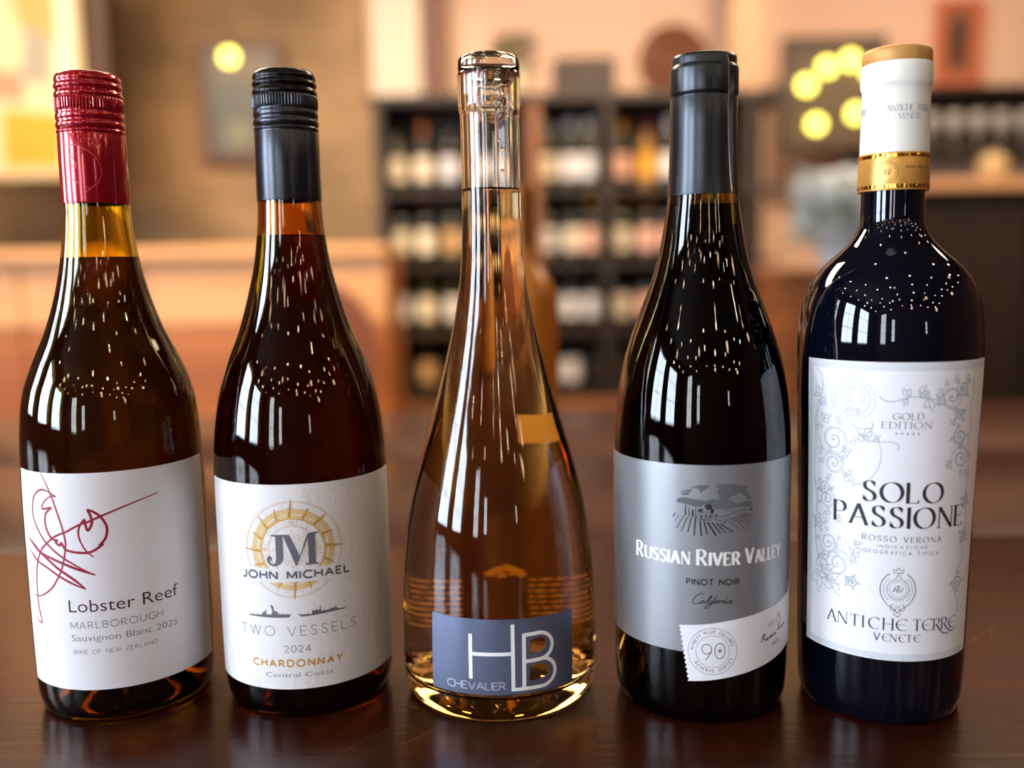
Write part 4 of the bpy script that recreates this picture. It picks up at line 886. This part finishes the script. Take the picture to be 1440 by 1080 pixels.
ROWS_BG = [('top', 1.30, {'left': ['cream', 'cream', 'pale grey', 'white', 'pale grey'], 'middle': ['cream', 'white', 'pale grey'], 'right': ['pinkish', 'mustard', 'white', 'cream', 'tan']},
            {'left': ['black', 'orange', 'black', 'tan', 'black'], 'middle': ['pale grey', 'pale grey', 'white'], 'right': ['mustard', 'dark red', 'white', 'black', 'black']}),
           ('second', .99, {'left': ['cream', 'cream', 'tan', 'white', 'cream'], 'middle': ['white', 'cream', 'pinkish'], 'right': ['cream', 'pinkish', 'pinkish', 'tan', 'cream']},
            {'left': ['black', 'dark red', 'black', 'black', 'tan'], 'middle': ['black', 'green', 'mustard'], 'right': ['mustard', 'orange', 'black', 'dark red', 'black']}),
           ('third', .70, {'left': ['white', 'cream', 'white', 'cream', 'tan'], 'middle': ['white', 'pale grey', 'pale grey'], 'right': ['cream', 'pinkish', 'orange', 'tan', 'cream']},
            {'left': ['dark red', 'mustard', 'black', 'black', 'tan'], 'middle': ['white', 'pale grey', 'black'], 'right': ['black', 'green', 'black', 'black', 'tan']}),
           ('lowest', .42, {'left': ['black', 'tan', 'black', 'black', 'tan'], 'middle': ['white', 'pale grey', 'black'], 'right': ['black', 'tan', 'dark red', 'black', 'black']},
            {'left': ['black', 'tan', 'black', 'black', 'black'], 'middle': ['white', 'black', 'black'], 'right': ['black', 'black', 'orange', 'tan', 'black']})]
ORD = ['first', 'second', 'third', 'fourth', 'fifth']
random.seed(21)
for rn, z, lb, cc in ROWS_BG:
    for bn, xs_ in BAYS:
        for i, x in enumerate(xs_):
            rack_bottle(x+random.uniform(-.006, .006), RY+.09, z, lb[bn][i], cc[bn][i], 2 if lb[bn][i] == 'mustard' else random.choice((0, 0, 1)),
                        'wine bottle with %s label, %s from left in the %s bay, %s shelf' % (lb[bn][i], ORD[i], bn, rn))
# things on top of the rack
e = empty('potted_plant', (.03, RY+.12, 1.69)); tag(e, 'small green plant in a pale pot on top of the wine rack', 'plant')
obj('pot', lt([(0, 0), (.05, 0), (.075, .1), (.08, .12), (.072, .12), (.066, .1), (0, .09)], 32), mat('pot_pale', 'b9ad93', .6), e, smooth=40)
def foliage(n, r, h, sz, seed, z0_=0.1):
    random.seed(seed); bm = bmesh.new()
    for k in range(n):
        a = random.uniform(0, 2*PI); rr = r*random.random()**.6; z = z0_+h*random.random(); p = Vector((rr*math.cos(a), rr*math.sin(a), z))
        dv = Vector((math.cos(a), math.sin(a), random.uniform(-.2, 1))).normalized(); sd = dv.cross(Vector((0, 0, 1))).normalized()*sz*.35; L = dv*sz
        nn = Vector((0, 0, sz*.12))
        v = [bm.verts.new(q) for q in (p, p+L*.5+sd+nn, p+L, p+L*.5-sd+nn, p+L*.5)]
        bm.faces.new((v[0], v[1], v[4])); bm.faces.new((v[1], v[2], v[4])); bm.faces.new((v[2], v[3], v[4])); bm.faces.new((v[3], v[0], v[4]))
    return bm
obj('foliage', foliage(130, .085, .14, .05, 4), mat('leaf_green', '5c6236', .6), e)['kind'] = 'stuff'
e = empty('round_basket', (.72, RY+.12, 1.69)); tag(e, 'round brown woven basket tray leaning on top of the wine rack', 'basket')
def torus_rings(R_, r_t, n, m_): return None
bm = bmesh.new()
for k in range(7):
    R_ = .145-.02*k; tube(bm, [(R_*math.cos(2*PI*i/36), 0, .15+R_*math.sin(2*PI*i/36)) for i in range(37)], .011, 6)
m_bask = mat('basket_brown', '5c331b', .7); obj('woven_rings', bm, m_bask, e, smooth=60); obj('tray', bx(-.1, .1, -.004, .004, .05, .25), m_bask, e)
e = empty('wooden_crate', (.33, RY+.12, 1.69)); tag(e, 'low dark brown wooden crate on the middle of the wine rack', 'crate')
m_cr = mat('crate_brown', '2c190f', .6)
for z in (.0, .055, .11): obj('slat', bx(-.13, .13, -.09, -.078, z, z+.045), m_cr, e); obj('slat', bx(-.13, .13, .078, .09, z, z+.045), m_cr, e)
for x in (-.13, .118): obj('end_panel', bx(x, x+.012, -.078, .078, 0, .155), m_cr, e)
obj('crate_floor', bx(-.117, .117, -.077, .077, 0, .01), m_cr, e)

# ------------------------------------------------------------------ left side: painting, post, framed picture, counter, chair
S('trim_1', bx(-1.87, -1.775, 4.25, 4.4, 0, 3), m_post, label='dark brown wooden post beside the bright painting')
def flat_frame(name, x0, x1, z0_, z1_, y, fm, cm, label, cat, fw=.03):
    e = empty(name, ((x0+x1)/2, y, z0_)); w_ = (x1-x0)/2; h = z1_-z0_; tag(e, label, cat)
    for a in ((-w_, w_, h-fw, h), (-w_, w_, 0, fw), (-w_, -w_+fw, fw, h-fw), (w_-fw, w_, fw, h-fw)): obj('frame_rail', bx(a[0], a[1], -.03, .0, a[2], a[3], bev=.003), fm, e)
    obj('canvas', bx(-w_+fw, w_-fw, -.012, -.002, fw, h-fw), cm, e)
    return e
pt = flat_frame('painting', -2.41, -1.85, 1.40, 2.5, 4.2, mat('frame_pale', 'c9b48a', .5), mat('canvas_cream', 'e6c6a0', .7), 'bright abstract painting in yellow, cream and orange at the left edge', 'painting')
def patch(nm, pts, c, par, y=-.014):
    bm = bmesh.new(); top = [bm.verts.new((p[0], y, p[1])) for p in pts]; f = bm.faces.new(top)
    r = bmesh.ops.extrude_face_region(bm, geom=[f]); bmesh.ops.translate(bm, verts=[v for v in r['geom'] if isinstance(v, bmesh.types.BMVert)], vec=(0, -.002, 0))
    bmesh.ops.recalc_face_normals(bm, faces=bm.faces[:]); return obj(nm, bm, mat('paint_'+c, c, .7), par)
patch('paint_block', [(-.10, .05), (.16, .05), (.17, .27), (-.09, .30)], 'f0992a', pt)
patch('paint_block', [(.02, .62), (.22, .58), (.25, .9), (.1, 1.05), (-.05, .95)], 'e09c5c', pt, -.0145)
patch('paint_block', [(-.2, .35), (.02, .33), (0, .46), (-.2, .48)], 'e08a72', pt, -.0148)
patch('paint_block', [(.0, .42), (.13, .40), (.15, .6), (.04, .66)], '9c9486', pt, -.015)
patch('paint_block', [(.17, .1), (.24, .1), (.245, 1.03), (.18, 1.03)], 'e8d4bc', pt, -.0152)
patch('paint_block', [(-.24, .62), (-.1, .66), (-.08, 1.04), (-.24, 1.04)], 'e6a468', pt, -.0154)
pf = flat_frame('framed_picture', -1.56, -1.14, 1.54, 2.12, 4.86, mat('frame_maroon_brown', '6e4534', .5), mat('canvas_dark', '55503f', .35), 'dark framed picture hanging on the tan plaster wall', 'picture', .035)
bm = bmesh.new(); sphere(bm, (-.02, -.02, .12), .085, 24, 12, (1, .15, 1)); obj('painted_disc', bm, mat('paint_grey_green', '857f6a', .6), pf, smooth=60)
patch('painted_block', [(-.12, .4), (.12, .4), (.13, .52), (-.13, .52)], '8b7d6c', pf)
# hanging globe bulb in front of the picture
m_glow = emis('bulb_glow', (1.0, .82, .13), 5.4)
e = empty('pendant_bulb', (-1.013, 3.5, 1.75)); tag(e, 'glowing yellow bulb hanging in front of the framed picture', 'lamp')
bm = bmesh.new(); sphere(bm, (0, 0, 0), .027, 20, 12); obj('bulb', bm, m_glow, e, smooth=60)
obj('socket', lt([(.012, .02), (.014, .024), (.014, .05), (.004, .056), (0, .056)], 16), m_cord, e); obj('cord', bx(-.002, .002, -.002, .002, .056, 1.25), m_cord, e)
cr = flat_frame('cream_panel', -.70, -.42, 1.75, 2.7, 4.86, mat('panel_rim', 'b58a5e', .6), mat('panel_cream', 'd6c2b0', .7), 'tall plain cream wall panel above the left end of the rack', 'panel', .012)
S('trim_2', bx(-.40, -.30, 4.78, 4.9, 1.4, 3), mat('trim_brown', '6b4630', .6), label='brown wooden wall post where tan plaster meets peach wall')
ct = empty('wooden_counter', (-1.6, 3.2, 0)); tag(ct, 'long low orange-brown wooden counter in front of the plaster wall', 'counter')
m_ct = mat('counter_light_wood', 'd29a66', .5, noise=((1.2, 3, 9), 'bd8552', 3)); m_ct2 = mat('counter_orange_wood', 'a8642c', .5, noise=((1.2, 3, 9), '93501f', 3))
obj('counter_top', bx(-1.6, 1.20, -.2, .35, 1.015, 1.05, bev=.004), m_ct, ct)
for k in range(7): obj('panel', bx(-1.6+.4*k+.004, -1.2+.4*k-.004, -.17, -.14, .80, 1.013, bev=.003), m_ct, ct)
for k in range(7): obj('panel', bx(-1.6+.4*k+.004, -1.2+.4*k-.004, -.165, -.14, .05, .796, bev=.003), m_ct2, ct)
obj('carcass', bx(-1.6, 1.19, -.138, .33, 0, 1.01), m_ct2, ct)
e = empty('wooden_chair', (-.555, 2.45, 0)); tag(e, 'wooden chair with rounded brown back in front of the counter', 'chair')
m_ch = mat('chair_brown', '7a3c14', .5)
obj('seat', bx(-.19, .19, -.2, .18, .43, .46, bev=.012), m_ch, e)
P = [(-.17, 0), (-.175, .2)]+[(.175*math.cos(t), .26+.20*math.sin(t)) for t in [PI-PI*i/12 for i in range(13)]]+[(.175, .2), (.17, 0)]
bm = bmesh.new(); v0 = [bm.verts.new((x, .17, .48+z)) for x, z in P]; f = bm.faces.new(v0); r = bmesh.ops.extrude_face_region(bm, geom=[f]); bmesh.ops.translate(bm, verts=[v for v in r['geom'] if isinstance(v, bmesh.types.BMVert)], vec=(0, .025, 0)); bmesh.ops.recalc_face_normals(bm, faces=bm.faces[:])
obj('backrest', bm, m_ch, e)
for x in (-.165, .165):
    for y in (-.175, .155): obj('leg', bx(x-.018, x+.018, y-.018, y+.018, 0, .43), m_ch, e)

# ------------------------------------------------------------------ right side: lit board, plant on a cabinet, bar with glasses, picture
S('trim_3', bx(1.02, 1.17, 4.36, 4.46, 0, 3), mat('trim_tan', 'c09672', .6), label='tan wooden post behind the right end of the wine rack')
bd = flat_frame('chalkboard', 1.30, 1.80, 1.50, 2.03, 4.55, mat('board_frame', '3a281e', .5), mat('board_dark', '4a3a30', .6), 'dark framed board on the peach wall behind the glowing bulbs', 'board')
e = empty('bulb_garland', (1.52, 4.5, 1.75)); tag(e, 'garland of round glowing yellow bulbs in front of the dark board', 'string light')
gp = [(1.335+(x-1.317)*1.0714+.076, .96+(z-.96)*1.0714) for x, z in [(1.28, 1.60), (1.317, 1.744), (1.406, 1.819), (1.508, 1.847), (1.60, 1.80), (1.62, 1.70), (1.539, 1.619), (1.44, 1.585), (1.364, 1.576)]]
obj('cord', tube(bmesh.new(), [(x-1.52, .015, z-1.75+.02) for x, z in catmull(gp, 4)], .004, 6), m_cord, e)
for x, z in gp[1:4]+[gp[4], gp[6], gp[8]]:
    bm = bmesh.new(); sphere(bm, (x-1.52, -.01, z-1.75), .034, 18, 10); obj('bulb', bm, m_glow, e, smooth=60)
cb = empty('side_cabinet', (1.10, 3.1, 0)); tag(cb, 'warm brown wooden side cabinet between the rack and the bar', 'cabinet')
m_cb = mat('cabinet_brown', '8e5026', .5, noise=((3, 3, 9), '70401f', 3))
obj('cabinet_body', bx(-.22, .24, -.15, .2, .03, .92), m_cb, cb); obj('cabinet_top', bx(-.24, .26, -.17, .22, .921, .945, bev=.004), m_cb, cb)
for x in (-.215, .015): d = obj('cabinet_door', bx(x, x+.22, -.165, -.151, .06, .9, bev=.003), m_cb, cb); obj('knob', lt([(0, 0), (.01, 0), (.01, .02), (0, .022)], 12, origin=(x+(.2 if x < 0 else .02), -.168, .5)), m_cord, d)
e = empty('flower_arrangement', (1.06, 3.0, .945)); tag(e, 'pale grey green flower arrangement in a white vase on the cabinet', 'flowers')
obj('vase', lt([(0, 0), (.05, 0), (.07, .04), (.065, .1), (.045, .14), (.05, .16), (.04, .16), (0, .13)], 32), mat('vase_white', 'b9bfc4', .4), e, smooth=40)
obj('pale_blooms', foliage(420, .13, .22, .065, 8, .06), mat('bloom_pale', 'dde4e8', .6), e)['kind'] = 'stuff'
obj('green_leaves', foliage(90, .13, .2, .07, 9, .08), mat('leaf_sage', '8a9872', .6), e)['kind'] = 'stuff'
br = empty('bar_counter', (2.3, 3.6, 0)); tag(br, 'dark panelled bar counter at the right edge with a pale top', 'counter')
m_bar = mat('bar_dark', '1d130e', .5, noise=((30, 3, 2), '281a12', 3)); m_bt = mat('bar_top', 'c89468', .35)
obj('bar_body', bx(-.86, 1.2, -.26, .3, 0, 1.21), m_bar, br)
for k in range(5): obj('panel', bx(-.85+.41*k, -.46+.41*k, -.285, -.262, .08, 1.18, bev=.004), m_bar, br)
obj('bar_top', bx(-.90, 1.2, -.32, .36, 1.211, 1.25, bev=.005), m_bt, br)
for k, (x, nm) in enumerate(((1.80, 'left'), (2.03, 'right'))):
    e = empty('glass_jar', (x, 3.5, 1.25)); tag(e, 'round pale jar on the bar top, the %s one of two' % nm, 'jar', 'round jars on the bar')
    obj('jar_body', lt([(0, 0), (.03, 0), (.052, .03), (.056, .06), (.045, .09), (.03, .1), (.03, .11), (0, .11)], 28), mat('jar_pale', 'a88f62', .3), e, smooth=50)  # plain pale body without emission
    obj('jar_lid', lt([(.032, .111), (.034, .112), (.034, .125), (0, .127)], 28), m_cord, e, smooth=40)
sh = empty('glass_shelf', (2.4, 4.7, 1.50)); tag(sh, 'dark wooden wall shelf holding a row of stemmed glasses', 'shelf')
obj('shelf_board', bx(-.65, 1.0, -.15, .19, -.03, 0, bev=.003), m_bar, sh); obj('upper_board', bx(-.65, 1.0, -.15, .19, .27, .30, bev=.003), m_bar, sh)
obj('back_board', bx(-.65, 1.0, .165, .185, .0, .27), m_bar, sh)
for x in (-.64, .98): obj('bracket', bx(x, x+.015, -.14, .16, .001, .269), m_bar, sh)
mg = mat('stem_glass', 'cfc4b8', .08, trans=.35); src = None
for i in range(9):
    x = 1.86+.115*i
    if src is None:
        src = tag(obj('wine_glass', lt([(0, 0), (.035, 0), (.034, .003), (.005, .008), (.004, .08), (.01, .09), (.032, .115), (.038, .145), (.033, .19), (.0318, .19), (.036, .145), (.03, .117), (0, .094)], 24), mg, smooth=50), None, 'glass', 'stemmed glasses on the wall shelf'); o = src
    else: o = src.copy(); COL.objects.link(o)
    o.location = (x, 4.68, 1.50); o['label'] = 'clear stemmed glass on the wall shelf, %s from the left' % (ORD+['sixth', 'seventh', 'eighth', 'ninth'])[i]
pc = flat_frame('framed_picture', 2.17, 2.42, 1.86, 2.28, 4.88, mat('frame_orange', 'c8683e', .5), mat('canvas_tan', '9b5a3a', .6), 'small orange-brown framed picture on the peach wall at right', 'picture', .03)
patch('painted_figure', [(-.04, .08), (.04, .08), (.05, .3), (0, .36), (-.05, .28)], '4a2a1c', pc)
